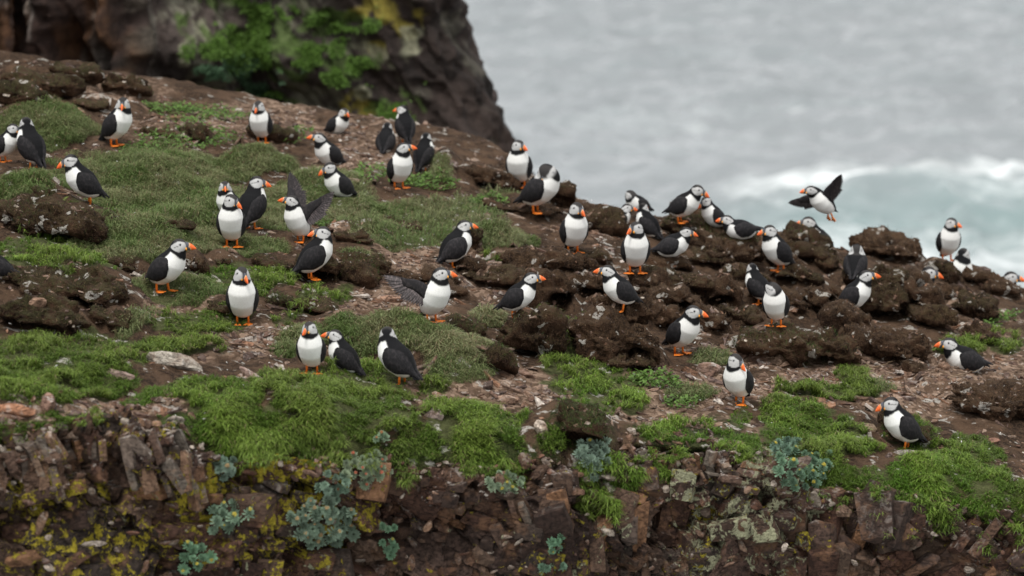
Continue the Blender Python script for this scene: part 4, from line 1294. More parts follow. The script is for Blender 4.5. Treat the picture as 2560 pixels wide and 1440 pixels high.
def make_puffin(pitch=55, hyaw=0, hpitch=0, hroll=0, neck=1.0, lean=0.0, stance=0.0, spread=0.0, legs='stand', fat=1.0,
                ruffle=0.0, wings=('fold', 'fold'), preen=None, seed=0, toe=(8, -8), step=(0.0, 0.0), voxel=0.0052):
    """every part of one bird as (name, V, F, col, material, smooth, children); forward = +x here.
    hyaw: the head's turn from the body, positive to the bird's left."""
    th = R(pitch)
    A = np.array([math.cos(th), 0, math.sin(th)])
    D = np.array([-math.sin(th), 0, math.cos(th)])
    L = np.array([0, 1.0, 0])
    hz = 0.092 if legs == 'stand' else 0.046
    P = np.array([0.0, 0, hz])
    ts = np.array([-0.062, -0.012, 0.036, 0.086, 0.128])
    td = np.array([0.016, 0.001, -0.002, -0.002, 0.010])
    tr = np.array([0.019, 0.048, 0.0625, 0.057, 0.034]) * (1 + 0.06 * ruffle) * np.array([1, fat, fat, fat, 1])
    TC = P + ts[:, None] * A + td[:, None] * D
    nb = TC[-1]
    # head
    nv = np.array([math.sin(R(lean)) * 0.043, 0, math.cos(R(lean)) * 0.043]) * neck
    if preen:
        nv = np.asarray(preen, float)
    HC = nb + nv + np.array([0.006 * math.cos(R(hyaw)), 0.006 * math.sin(R(hyaw)), 0])
    hy, hp, hr = R(hyaw), R(hpitch), R(hroll)
    hf = np.array([math.cos(hy) * math.cos(hp), math.sin(hy) * math.cos(hp), math.sin(hp)])
    hl = np.array([-math.sin(hy), math.cos(hy), 0.0])
    hu = np.cross(hf, hl)
    hl, hu = hl * math.cos(hr) + hu * math.sin(hr), hu * math.cos(hr) - hl * math.sin(hr)
    HR = np.array([0.0385, 0.0310, 0.0340])
    legx = [0.006 + step[0], 0.006 + step[1]]
    legy = [0.027 + spread, -0.027 - spread]
    def torso(p):
        return round_chain(p, TC, tr, 1.03)
    def head_only(p):
        q = np.stack([(p - HC) @ hf, (p - HC) @ hl, (p - HC) @ hu], 1)
        k = np.linalg.norm(q / HR, axis=1)
        d = (k - 1) * HR.min()
        q2 = q - np.array([0.008, 0, -0.010])             # full cheeks
        d2 = (np.linalg.norm(q2 / np.array([0.024, 0.0265, 0.020]), axis=1) - 1) * 0.02
        return smin(d, d2, 0.012)
    thick = 0.0285 if not preen else 0.027
    nmid = (nb + HC) / 2 + (np.array([-0.004, 0, 0]) if not preen else np.array([0, 0, 0.012]))
    NC = np.array([nb - 0.01 * A, nmid, HC - 0.006 * hu])
    def sdf(p):
        d = smin(torso(p), round_chain(p, NC, np.array([0.033, thick, 0.024])), 0.030)
        d = smin(d, head_only(p), 0.012)
        if legs == 'stand':
            for k in (0, 1):
                a = P + np.array([0.0, 0, 0.012]) + L * (0.025 if k == 0 else -0.025)
                b = np.array([legx[k] * 0.7, legy[k] * 0.97, 0.058])
                d = smin(d, round_chain(p, np.array([a, b]), np.array([0.021, 0.009])), 0.018)
        return d
    allp = np.concatenate([TC, HC[None]])
    lo, hi = allp.min(0) - 0.075, allp.max(0) + 0.075
    V, Q = surface_nets(sdf, lo, hi, voxel)
    n3 = V * 38
    V = V + 0  # plumage stays smooth
    # ---- plumage colours
    rel = V - P
    s, d, lat = rel @ A, rel @ D, rel[:, 1]
    q = np.stack([(V - HC) @ hf, (V - HC) @ hl, (V - HC) @ hu], 1)
    wob = 0.004 * fbm(V * 55, 2, seed)
    white = smooth(0.0, 0.006, (0.144 - s) + wob - 0.45 * np.maximum(d - 0.01, 0))        # below the collar
    line = 0.020 + 0.12 * np.maximum(s - 0.03, 0) - 0.20 * np.maximum(-0.01 - s, 0)
    white *= smooth(0.0, 0.007, line - d + wob)
    white *= smooth(-0.069, -0.060, s)
    col = BLACK[None] * (1 - white[:, None]) + WHITE[None] * white[:, None]
    low = white * smooth(0.100, 0.070, V[:, 2]) * (legs == 'stand')                         # warm bounce from the orange feet, painted into the lower white
    col = col * (1 - 0.25 * low[:, None]) + np.array([0.60, 0.42, 0.27]) * (0.25 * low[:, None])
    hk = np.linalg.norm((V - HC), axis=1)
    nh = smooth(0.064, 0.050, hk)
    f, l, u = q[:, 0] / HR[0], np.abs(q[:, 1]) / HR[1], q[:, 2] / HR[2]
    # pale face: a drop that runs to a point behind the eye
    e = ((f - 0.12) / 1.10) ** 2 + ((u + 0.02) / (0.74 - 0.30 * smooth(0.1, -0.95, f))) ** 2
    face = smooth(1.0, 0.84, e) * smooth(0.30, 0.46, l) * nh
    crown = smooth(0.15, 0.45, u) * smooth(-0.75, -0.35, f) * nh * (1 - face)
    col = col * (1 - crown[:, None]) + CROWN * crown[:, None]
    shade = 1 - 0.10 * smooth(0.0, -0.6, f) - 0.09 * smooth(-0.1, -0.6, u)                 # greyer cheeks
    col = col * (1 - face[:, None]) + FACE[None] * shade[:, None] * face[:, None]
    # crease behind the eye
    cr = smooth(0.07, 0.03, np.abs(u - 0.16 + 0.35 * (0.28 - f))) * smooth(0.25, 0.1, f) * smooth(-0.75, -0.5, f) * face
    col = col * (1 - 0.7 * cr[:, None])
    tri = smooth(0.20, 0.12, np.hypot((f - 0.30) * 1.0, (u - 0.27) * 0.75)) * face
    col = col * (1 - 0.55 * tri[:, None]) + np.array([0.05, 0.055, 0.07]) * (0.55 * tri[:, None])
    parts = [('body', to_bl(V), [Q], col, M_PLUM, True, [])]

    # ---- bill
    rows = 13
    BV, BC = [], []
    for i in range(rows):
        t = i / (rows - 1)
        x = 0.0335 + 0.050 * t
        top = 0.0235 * (1 - t ** 2.3) ** 0.8 - 0.012 * t
        bot = -0.0210 * (1 - t) ** 0.75 - 0.0125 * t
        hw = 0.0092 * (1 - t) ** 0.75 + 0.0016
        zc, hh = (top + bot) / 2 - 0.003, max((top - bot) / 2, 0.0012)
        for j in range(12):
            a = 2 * math.pi * j / 12
            ca, sa = math.cos(a), math.sin(a)
            yy = hw * math.copysign(abs(ca) ** 1.25, ca)
            zz = zc + hh * sa
            tilt = 0.006 * sa
            BV.append(HC + hf * (x - tilt * (1 - t)) + hl * yy + hu * zz)
            tt = t + 0.10 * (1 - abs(sa)) * (1 if t > 0.05 else 0)
            if t < 0.06: c = (0.62, 0.50, 0.26)
            elif tt < 0.40: c = (0.060, 0.068, 0.088)
            elif tt < 0.49: c = (0.66, 0.42, 0.20)
            else: c = (0.82, 0.150, 0.030)
            BC.append(c)
    BV = np.array(BV)
    BF = [[i * 12 + j, i * 12 + (j + 1) % 12, (i + 1) * 12 + (j + 1) % 12, (i + 1) * 12 + j] for i in range(rows - 1) for j in range(12)]
    BV = np.concatenate([BV, BV[-12:].mean(0)[None]])
    BC.append((0.80, 0.155, 0.035))
    BT = [[(rows - 1) * 12 + j, (rows - 1) * 12 + (j + 1) % 12, rows * 12] for j in range(12)]
    pl = [(BV, [np.array(BF)[:, ::-1], np.array(BT)[:, ::-1]], np.array(BC))]
    for sgn in (1, -1):                                   # the yellow wattle at the gape
        c = HC + hf * 0.0355 + hl * sgn * 0.0125 - hu * 0.0140
        vv, ff = ICO2
        w = vv * np.array([0.0055, 0.0055, 0.0078])
        pl.append((c + w[:, :1] * hf + w[:, 1:2] * hl + w[:, 2:] * hu, [ff], np.array([0.85, 0.36, 0.03])))
    v_, f_, c_ = join_parts(pl)
    parts.append(('bill', to_bl(v_), f_, c_, M_BILL, True, []))
    for sgn in (1, -1):
        dirn = norm(np.array([0.30 * HR[0], sgn * 0.90 * HR[1], 0.24 * HR[2]]))
        dd = dirn[0] * hf + dirn[1] * hl + dirn[2] * hu
        t = 0.05
        for _ in range(24):
            t -= head_only((HC + dd * t)[None])[0] * 0.8
        vv, ff = ICO2
        parts.append(('eye', to_bl(HC + dd * (t - 0.0012) + vv * 0.0047), [ff], np.tile([0.01, 0.008, 0.007], (len(vv), 1)), M_EYE, True, []))
    # ---- tail
    n = 9
    TV = []
    for lay, off in ((0, 0.004), (1, -0.004)):
        for i in range(5):
            t = i / 4
            for j in range(n):
                w = (j / (n - 1) - 0.5) * 2
                ss = -0.040 - 0.066 * t * (1 - 0.18 * w * w)
                TV.append(P + ss * A + (0.020 + off * (1 - 0.6 * t) - 0.006 * w * w) * D + L * w * (0.016 + 0.012 * t))
    k = 5 * n
    tf = grid_faces(5, n)
    side = []
    for i in range(4):
        side += [[i * n, (i + 1) * n, k + (i + 1) * n, k + i * n], [i * n + n - 1, k + i * n + n - 1, k + (i + 1) * n + n - 1, (i + 1) * n + n - 1]]
    for j in range(n - 1):
        side.append([4 * n + j, 4 * n + j + 1, k + 4 * n + j + 1, k + 4 * n + j])
    tcol = np.tile(BLACK * 1.3, (2 * k, 1))
    parts.append(('tail', to_bl(np.array(TV)), [tf, tf[:, ::-1] + k, np.array(side)], tcol, M_WING, True, []))

    # ---- wings
    def axis_d(s_):
        return np.interp(s_, np.concatenate([[-0.14], ts]), np.concatenate([[0.030], td]))
    for wi, sgn in ((0, 1), (1, -1)):
        kind = wings[wi]
        if kind == 'fold':
            nu, nw = 19, 9
            pts, N = [], []
            for i in range(nu):
                t = i / (nu - 1)
                s_ = 0.104 - 0.222 * t
                lo_a = np.interp(t, [0, 0.1, 0.3, 0.55, 0.75, 0.9, 1], [2, -22, -40, -34, -8, 16, 34])
                hi_a = np.interp(t, [0, 0.1, 0.3, 0.55, 0.75, 0.9, 1], [16, 40, 62, 68, 66, 56, 40])
                for j in range(nw):
                    w = j / (nw - 1)
                    a = R(lo_a + (hi_a - lo_a) * w)
                    o = P + s_ * A + axis_d(s_) * D
                    dv = L * sgn * math.cos(a) + D * math.sin(a)
                    pts.append((o, dv, t, w))
            O = np.array([x[0] for x in pts]); DV = np.array([x[1] for x in pts])
            tt = np.array([x[2] for x in pts]); ww = np.array([x[3] for x in pts])
            rr = np.full(len(pts), 0.10)
            for _ in range(30):
                rr -= torso(O + DV * rr[:, None]) * 0.8
            rmin = np.interp(tt, [0, 0.6, 0.8, 1.0], [0.02, 0.026, 0.020, 0.010])
            rr = np.maximum(rr, rmin)
            edge = np.sin(np.pi * np.clip(ww, 0, 1)) ** 0.5 * np.sin(np.pi * np.clip(tt * 0.96 + 0.02, 0, 1)) ** 0.4
            thick_ = 0.0015 + 0.0085 * edge + 0.003 * smooth(0.2, 0.0, ww) * smooth(0, 0.2, tt)
            outer = O + DV * (rr + thick_)[:, None]
            inner = O + DV * (rr - 0.006)[:, None]
            gf = grid_faces(nu, nw)
            if sgn < 0: gf = gf[:, ::-1]
            K = nu * nw
            rim = []
            for i in range(nu - 1):
                rim += [[i * nw, (i + 1) * nw, K + (i + 1) * nw, K + i * nw], [i * nw + nw - 1, K + i * nw + nw - 1, K + (i + 1) * nw + nw - 1, (i + 1) * nw + nw - 1]]
            for j in range(nw - 1):
                rim += [[j, K + j, K + j + 1, j + 1], [(nu - 1) * nw + j, (nu - 1) * nw + j + 1, K + (nu - 1) * nw + j + 1, K + (nu - 1) * nw + j]]
            wc = BLACK[None] * (1.15 + 0.9 * smooth(0.45, 1.0, tt)[:, None] + 0.5 * (0.5 + 0.5 * fbm(outer * 60, 2, seed + 5))[:, None])
            if ruffle: wc = wc * 1.25
            wc = wc * np.array([1.06, 1.0, 0.98])
            wcol = np.concatenate([wc, wc])
            parts.append(('wing', to_bl(np.concatenate([outer, inner])), [gf, gf[:, ::-1] + K, np.array(rim)], wcol, M_WING, True, []))
        else:
            span, chord, length = (norm(kind['span']), norm(kind['chord']), kind.get('len', 0.20))
            if kind.get('world'):                        # given as (forward, left, up)
                pass
            sh = P + 0.098 * A + 0.012 * D + L * sgn * 0.040
            nrm = norm(np.cross(span, chord))
            chord = norm(chord - span * (chord @ span))
            wristf = 0.46
            wrist = sh + span * length * wristf - chord * 0.012
            kids = []
            # arm and coverts: a flattened tapering sleeve
            AV, ns = [], 8
            for i in range(ns):
                t = i / (ns - 1)
                c0 = sh + span * length * 0.86 * t - chord * (0.014 * math.sin(math.pi * min(t * 1.2, 1)))
                wd = (0.060 * (1 - t) ** 0.4 + 0.010)
                for j in range(8):
                    a = 2 * math.pi * j / 8
                    AV.append(c0 + chord * (wd * 0.5 * (1 - math.cos(a))) * 1.0 + nrm * math.sin(a) * (0.0085 * (1 - t) + 0.0018))
            AF = [[i * 8 + j, (i + 1) * 8 + j, (i + 1) * 8 + (j + 1) % 8, i * 8 + (j + 1) % 8] for i in range(ns - 1) for j in range(8)]
            cc = BLACK * 2.4 * np.array([1.1, 1, 0.95])
            for k in range(19):
                if k < 10:                                  # primaries fan out from the wrist
                    g = k / 9
                    root = sh + span * length * (0.80 - 0.34 * g) + chord * 0.012
                    ang = R(10 + 56 * g)
                    ln = length * (0.52 - 0.02 * g)
                else:
                    g = (k - 10) / 8
                    root = sh + span * length * (0.44 - 0.40 * g) + chord * 0.018
                    ang = R(68 + 22 * g)
                    ln = length * (0.54 - 0.08 * g)
                dirf = span * math.cos(ang) + chord * math.sin(ang)
                sidef = -span * math.sin(ang) + chord * math.cos(ang)
                FV = []
                for i in range(5):
                    t = i / 4
                    w = 0.0115 * (0.55 + 0.6 * math.sin(math.pi * min(0.25 + t * 0.62, 1))) * (1 if t < 0.7 else 0.85 if t < 0.99 else 0.12)
                    bend = nrm * (-0.010 * t * t)
                    for q_ in (-1, 0, 1):
                        FV.append(root + dirf * ln * t + sidef * w * q_ + bend + nrm * (0.0012 * (1 - abs(q_)) + 0.0006 * (k % 2)))
                FV = np.array(FV)
                ff = grid_faces(5, 3)
                pale = 1.0 + 5.0 * kind.get('pale', 0.6)
                fcx = np.tile(np.array([[1.0], [pale], [1.4]]), (5, 1)) * (BLACK * 2.1 * np.array([1.15, 1, 0.92]))
                kids.append(('feather', to_bl(FV), [ff], fcx, M_WING, True, []))
            parts.append(('wing', to_bl(np.array(AV)), [np.array(AF)], np.tile(cc, (len(AV), 1)), M_WING, True, kids))

    # ---- legs with webbed feet
    if legs != 'none':
        for k in (0, 1):
            sgn = 1 if k == 0 else -1
            if legs == 'stand':
                top = np.array([legx[k] * 0.7, legy[k] * 0.97, 0.066])
                ank = np.array([legx[k] - 0.004, legy[k], 0.0075])
                tdir = R(toe[k]); fdir = np.array([math.cos(tdir), math.sin(tdir), 0.0]); fup = np.array([0, 0, 1.0])
            else:                                             # dangling behind in flight
                top = P + A * -0.035 + L * sgn * 0.018 - D * 0.025
                ank = top + np.array([-0.022, sgn * 0.008, -0.030])
                fdir = norm(np.array([-0.45, sgn * 0.15, -0.9])); fup = norm(np.array([-0.8, 0, 0.5]))
            fl = norm(np.cross(fup, fdir))
            mid = (top + ank) / 2 + np.array([-0.002, 0, 0])
            lv, lf = tube([top, mid, ank], [0.0066, 0.0054, 0.0060], 8)
            lc = np.tile([0.78, 0.205, 0.022], (len(lv), 1))
            # foot: heel, three toes, web with a scalloped front
            FV, top_i = [], []
            nA, nR = 13, 4
            for lay in (1, 0):
                for i in range(nA):
                    a = (i / (nA - 1) - 0.5) * 2
                    ang = R(33) * a
                    toe_ = abs(math.cos(a * math.pi))          # toes at -1, 0, 1
                    ln = 0.042 + 0.009 * toe_ ** 2 - 0.003 * abs(a)
                    for r_ in range(nR):
                        t = r_ / (nR - 1)
                        rad = 0.004 + ln * t
                        h = (0.0022 + 0.0032 * toe_ ** 4) * (1 - 0.55 * t) if lay else -0.0015
                        FV.append(ank - fup * 0.0060 + fdir * (math.cos(ang) * rad - 0.006) + fl * math.sin(ang) * rad + fup * h)
            FV = np.array(FV)
            gf = grid_faces(nA, nR)
            K = nA * nR
            rim = []
            for i in range(nA - 1):
                rim.append([i * nR + nR - 1, K + i * nR + nR - 1, K + (i + 1) * nR + nR - 1, (i + 1) * nR + nR - 1])
            for r_ in range(nR - 1):
                rim += [[r_, r_ + 1, K + r_ + 1, K + r_], [(nA - 1) * nR + r_, K + (nA - 1) * nR + r_, K + (nA - 1) * nR + r_ + 1, (nA - 1) * nR + r_ + 1]]
            fc = np.tile([0.82, 0.215, 0.018], (2 * K, 1))
            foot = ('foot', to_bl(FV), [gf[:, ::-1], gf + K, np.array(rim)], fc, M_LEG, True, [])
            parts.append(('leg', to_bl(lv), lf, lc, M_LEG, True, [foot]))
    return parts

def link_parts(parts, parent):
    for name, V, F, c, m, sm, kids in parts:
        o = obj(name, mesh_np(name, V, F, m, sm, c), parent)
        link_parts(kids, o)

def parts_extent(parts, rotz=0.0):
    zs = [(p[1][:, 2].min(), p[1][:, 2].max()) for p in parts if p[0] in ('body', 'bill')]
    return min(z[0] for z in zs), max(z[1] for z in zs)

# ================================================================ THE COLONY
W_UP = {'span': (-0.15, 0.35, 0.95), 'chord': (-0.9, -0.1, -0.2)}
# u of the feet, v of the feet, v of the crown, body yaw, body pitch, head yaw, head pitch, extra, label
FLOCK = [
 (284, 366, 244, 62, 52, 0, -12, {}, 'puffin on the grass knoll below the red cliff columns, face turned to the viewer'),
 (655, 358, 252, -14, 58, -14, -20, {}, 'puffin facing the viewer with bill lowered, alone in front of the green cliff weeds'),
 (836, 334, 277, 48, 34, 32, -8, {'sit': 1}, 'puffin resting low on the bare crest right under the lichened cliff boulders'),
 (832, 414, 327, -48, 40, -80, 12, {'sit': 1}, 'crouched puffin with raised bill, just above another facing the same way with bill down'),
 (858, 492, 400, -52, 42, -68, -22, {'sit': 1}, 'crouched puffin with dipped bill just behind the bird with raised wings'),
 (1015, 362, 268, -160, 60, -112, 0, {}, 'puffin seen from behind on the crest with orange bill turned aside, against the cliff'),
 (962, 380, 336, 170, 40, 170, 0, {'sit': 1}, 'small dark puffin half sunk in a burrow beside the pale stones below the cliff'),
 (996, 472, 356, 28, 58, 78, 10, {}, 'puffin with lifted orange bill standing in front of a black backed one by green weeds'),
 (1056, 432, 336, 152, 60, 170, 0, {'dz': 0.0}, 'black backed puffin turned away, behind the puffin with lifted bill'),
 (1300, 460, 339, -14, 62, 40, -4, {}, 'puffin standing upright on the peat ledge against the sea beside the cliff edge'),
 (1336, 548, 424, 66, 40, -18, -52, {'preen': (-0.030, -0.012, 0.026)}, 'preening puffin on the skyline ledge, bill tucked into its back, orange foot forward'),
 (1432, 634, 504, 18, 60, 34, -14, {}, 'upright puffin with full white breast alone on a low mound mid crest'),
 (1128, 670, 554, 112, 50, 88, 2, {'ruffle': 1, 'fat': 1.05}, 'ruffled black backed puffin in profile beside the dark peat stump in grass'),
 (580, 618, 484, 0, 62, 52, -16, {}, 'white fronted puffin in front of two others, head tilted, on the grassy bank'),
 (582, 560, 449, -40, 55, 8, -4, {'g': 1}, 'puffin mostly hidden behind two others with its face to the viewer'),
 (626, 574, 446, 152, 58, 84, -6, {}, 'black backed puffin with bill in profile, rearmost standing one of the huddle of three'),
 (752, 606, 488, -42, 58, -86, 12, {'wings': ({'span': (-0.43, 0.62, 0.60), 'chord': (-0.33, 0.37, -0.75), 'len': 0.185, 'pale': 1.0}, {'span': (-0.20, -0.38, 0.95), 'chord': (-0.76, 0.39, 0.0), 'len': 0.185, 'pale': 0.3}), 'toe': (10, -10)}, 'puffin raising both wings above its back in the grass'),
 (774, 700, 569, 104, 48, -72, 2, {'hback': 1}, 'black backed puffin looking over its shoulder at the mouth of a dark burrow'),
 (86, 424, 298, -132, 58, -165, 0, {}, 'puffin seen from behind on the tussock near the picture edge, white flank showing'),
 (6, 406, 322, 62, 45, 80, -10, {}, 'puffin cut by the picture edge, half behind the bird seen from behind on the tussock'),
 (224, 512, 387, -76, 46, -84, -18, {}, 'puffin in profile with lowered bill standing above the dark earth bank'),
 (404, 730, 596, 66, 42, 84, 2, {'step': (0.02, -0.015)}, 'puffin in mid step with both orange feet clear, beside the peat stump'),
 (6, 694, 612, -80, 30, -85, -10, {'sit': 1}, 'tail end of a puffin leaving the picture edge above the eroded bank'),
 (607, 812, 664, 2, 62, 26, -14, {}, 'puffin squarely facing the viewer, both wings at its sides, on turf above slate chips'),
 (1078, 806, 666, 42, 56, 86, 4, {'wings': ({'span': (-0.2, 0.3, 0.9), 'chord': (-0.9, 0, -0.3), 'len': 0.16, 'hide': 1}, {'span': (-0.45, -0.80, 0.38), 'chord': (-0.07, -0.07, -0.95), 'len': 0.185, 'pale': 1.3}), 'one': 1}, 'puffin lifting a single wing on top of the grassy tussock'),
 (1282, 788, 674, 76, 40, 86, 6, {}, 'puffin in profile standing just behind the large square peat block'),
 (1562, 778, 662, -70, 42, -88, 6, {'step': (0.02, -0.01)}, 'puffin in profile looking over the peat block streaked with white droppings'),
 (1588, 694, 562, 4, 60, -38, -6, {}, 'white fronted puffin facing the viewer, in front of the crowd on the crest'),
 (1668, 640, 563, 76, 26, 80, -8, {'sit': 1, 'ruffle': 1}, 'ruffled puffin sitting low in profile beside the white fronted one on the crest'),
 (1628, 602, 514, -122, 50, 150, 0, {'g': 1}, 'black backed puffin facing away behind the ruffled sitting one'),
 (1604, 548, 487, -52, 32, 62, -38, {'g': 1, 'preen': (-0.005, -0.024, 0.022)}, 'puffin twisting its head down to preen on the skyline'),
 (1530, 572, 507, 120, 22, 75, 0, {'g': 1, 'sit': 1}, 'puffin half hidden behind a lime spotted mound on the skyline, only head and shoulder showing'),
 (1698, 558, 461, 62, 34, 74, -20, {'lean': 25}, 'puffin leaning forward to touch bills on the skyline'),
 (1792, 566, 492, -62, 46, -70, -30, {'sit': 1}, 'puffin with lowered bill taking the touch of its neighbour on the skyline'),
 (1866, 596, 534, -82, 10, -80, 4, {'sit': 1}, 'puffin lying flat along the crest with its long black back showing'),
 (1952, 680, 562, -62, 50, -62, -2, {}, 'upright puffin in front of the mound from which only a head peeps out'),
 (2056, 640, 537, -60, 45, -76, 0, {'D': 18.0}, 'head of a puffin peeping over the mound beneath the flying bird'),
 (2066, 570, 490, -62, 40, -74, 2, {'fly': 1}, 'puffin flying in over the breaking wave with wings spread and orange feet trailing'),
 (2367, 650, 540, 12, 58, 46, -4, {}, 'puffin standing on the highest peat knob against the surf'),
 (2392, 720, 616, 30, 60, 150, 0, {'D': 17.92}, 'puffin with dark hindhead and white breast behind the knob at the skyline'),
 (2278, 735, 664, 80, 45, 85, -10, {'D': 17.2}, 'puffin head low in a burrow under the highest peat knob'),
 (2486, 760, 675, 70, 45, 78, -4, {'D': 18.1}, 'head of a puffin at the far end of the crest near the surf'),
 (2136, 692, 611, 165, 40, -4, -50, {'sit': 1, 'preen': (-0.030, 0.0, 0.026)}, 'dark puffin turned away and preening its back, face towards the viewer'),
 (2122, 790, 672, 70, 46, 82, 8, {'g': 1}, 'puffin with raised bill behind the rounded peat mound, its feet hidden'),
 (1902, 760, 660, -132, 50, -165, 0, {'g': 1}, 'black headed puffin turned away in a hollow between peat mounds'),
 (1942, 828, 715, -16, 54, 70, -40, {'preen': (-0.005, -0.026, 0.020)}, 'preening puffin with bill in its wing on the long peat mound'),
 (1696, 886, 759, 44, 44, 76, -6, {}, 'puffin standing in front of the dark burrow on the bare shale'),
 (1850, 1010, 879, -28, 52, 42, -24, {'step': (0.02, -0.015), 'neck': 0.9}, 'puffin looking back over its breast on the open shale, orange feet apart'),
 (2268, 1124, 990, -72, 46, -86, -16, {'step': (0.025, -0.02)}, 'puffin in profile on the flat stone at the grassy brink'),
 (2428, 930, 838, -76, 24, -86, 2, {'sit': 1}, 'puffin lying on a small patch of turf among the shale'),
 (780, 934, 800, -6, 60, -22, -6, {}, 'white fronted puffin facing the viewer, foremost of three below the tussock'),
 (872, 928, 821, -104, 52, -86, 8, {'sit': 1}, 'black backed puffin sitting by the burrow under the tussock between two others'),
 (1006, 962, 821, -112, 48, 176, 0, {}, 'puffin looking away up the slope so that only its grey crown shows, under the tussock'),
 (30, 205, 132, -20, 50, 0, 0, {'D': 19.2}, 'distant blurred puffin behind the lime spotted peat at the foot of the cliff'),
]

FEET = []
def place_puffin(i, rec):
    u, vf, vt, yaw, pitch, hyaw, hpitch, ex, label = rec
    fly, sit = ex.get('fly'), ex.get('sit')
    legs = 'fly' if fly else ('none' if sit else 'stand')
    rel = (hyaw - yaw + 180) % 360 - 180
    kw = dict(pitch=pitch, hyaw=rel, hpitch=hpitch, legs=legs, seed=400 + i * 3, neck=ex.get('neck', 1.0), lean=ex.get('lean', 8 if pitch < 48 else 0),
              fat=ex.get('fat', 1.0), ruffle=ex.get('ruffle', 0), preen=ex.get('preen'), step=ex.get('step', (0.004 * math.sin(i * 2.1), -0.004 * math.sin(i * 1.7))),
              toe=(10 + 6 * math.sin(i), -10 + 6 * math.cos(i * 1.3)))
    if 'wings' in ex:
        kw['wings'] = ex['wings']
    if ex.get('one'):
        kw['wings'] = ('fold', ex['wings'][1])
    if fly:
        kw['wings'] = ({'span': (-0.21, 0.56, 0.80), 'chord': (-0.60, 0.06, -0.30), 'len': 0.175, 'pale': 0.3}, {'span': (0.61, -0.66, -0.20), 'chord': (-0.35, 0.16, -0.5), 'len': 0.16, 'pale': 0.3})
        kw['lean'] = 55
    parts = make_puffin(**kw)
    lo, hi = parts_extent(parts)
    p = None
    if fly:
        d = ray(u, (vf + vt) / 2)
        dep = 17.6
        pos = np.array([0, 0, ZC]) + d * dep
        s = 0.79
    else:
        if ex.get('D'):
            pos = np.array([0, 0, ZC]) + ray(u, vt) * ex['D'] - np.array([0, 0, hi])
        elif ex.get('g'):
            pos = plane_hit(u, vf)
        else:
            q, n, k = hit(BVH_M, u, vf - 3)
            if q is None or q[1] > 19.6:
                pos = plane_hit(u, vf)
            else:
                pos = np.array(q)
                if not sit:                      # from the front of a mound back on to its top
                    for back in (0.0, 0.03, 0.06):
                        g, gn, gi, gd = BVH_M.ray_cast(Vector((pos[0], pos[1] + back, pos[2] + 0.25)), Vector((0, 0, -1)), 2)
                        if g is not None and abs(g[2] - pos[2]) < 0.035 and gn[2] > 0.5:
                            pos = np.array(g); break
        dep = pos[1] * _cp - (pos[2] - ZC) * _sp
        tall = (vf - vt) * dep / FPX
        zl = lo if sit else 0.0
        s = tall / ((hi - zl) * 0.985)
        s = min(max(s, 0.75), 1.28) if not ex.get('D') else 1.0
        pos = pos - np.array([0, 0, zl * s + (0.012 if sit else 0.002)])
    FEET.append(pos.copy())
    root = obj('puffin', None, None, pos, (0, 0, R(yaw)), s)
    tag(root, label, 'puffin', 'puffins of the colony')
    link_parts(parts, root)
    return s
SCALES = [round(place_puffin(i, r), 2) for i, r in enumerate(FLOCK)]
print('puffin scales', SCALES)

# ================================================================ GRASS, WEEDS AND SUCCULENTS
def blade_mesh(P, up, L, W, lean, az, cb, ct, sag=None):
    n = len(P)
    h = np.stack([np.cos(az), np.sin(az), 0 * az], 1)
    s = np.stack([-np.sin(az), np.cos(az), 0 * az], 1) * (W * 0.5)[:, None]
    L_, le = L[:, None], lean[:, None]
    mid = P + up * L_ * (0.58 - 0.12 * le) + h * L_ * le * 0.32
    tip = P + up * L_ * (0.95 - 0.65 * le) + h * L_ * le * 0.88
    if sag is not None:
        mid = mid - np.array([0, 0, 1]) * (L * sag * 0.25)[:, None]
        tip = tip - np.array([0, 0, 1]) * (L * sag * 0.95)[:, None]
    P = P - up * 0.006
    V = np.stack([P - s, P + s, mid - s * 0.85, mid + s * 0.85, tip], 1).reshape(-1, 3)
    b = (np.arange(n) * 5)[:, None]
    Q = b + np.array([[0, 1, 3, 2]])
    T = b + np.array([[2, 3, 4]])
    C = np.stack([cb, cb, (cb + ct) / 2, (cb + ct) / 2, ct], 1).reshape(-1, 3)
    return V, [Q, T], C

def leaf_mesh(P, d, nrm, L, W, c):
    """small pointed leaves: four corners, folded along the middle"""
    s = np.cross(d, nrm); s /= np.linalg.norm(s, axis=1)[:, None] + 1e-9
    L_, W_ = L[:, None], W[:, None]
    a = P; b = P + d * L_ * 0.5 + s * W_ * 0.5 + nrm * L_ * 0.06; e = P + d * L_ * 0.5 - s * W_ * 0.5 + nrm * L_ * 0.06; t = P + d * L_
    V = np.stack([a, b, t, e], 1).reshape(-1, 3)
    k = (np.arange(len(P)) * 4)[:, None]
    C = np.stack([c * 0.85, c, c * 1.15, c], 1).reshape(-1, 3)
    return V, [np.concatenate([k + np.array([[0, 1, 2]]), k + np.array([[0, 2, 3]])])], C

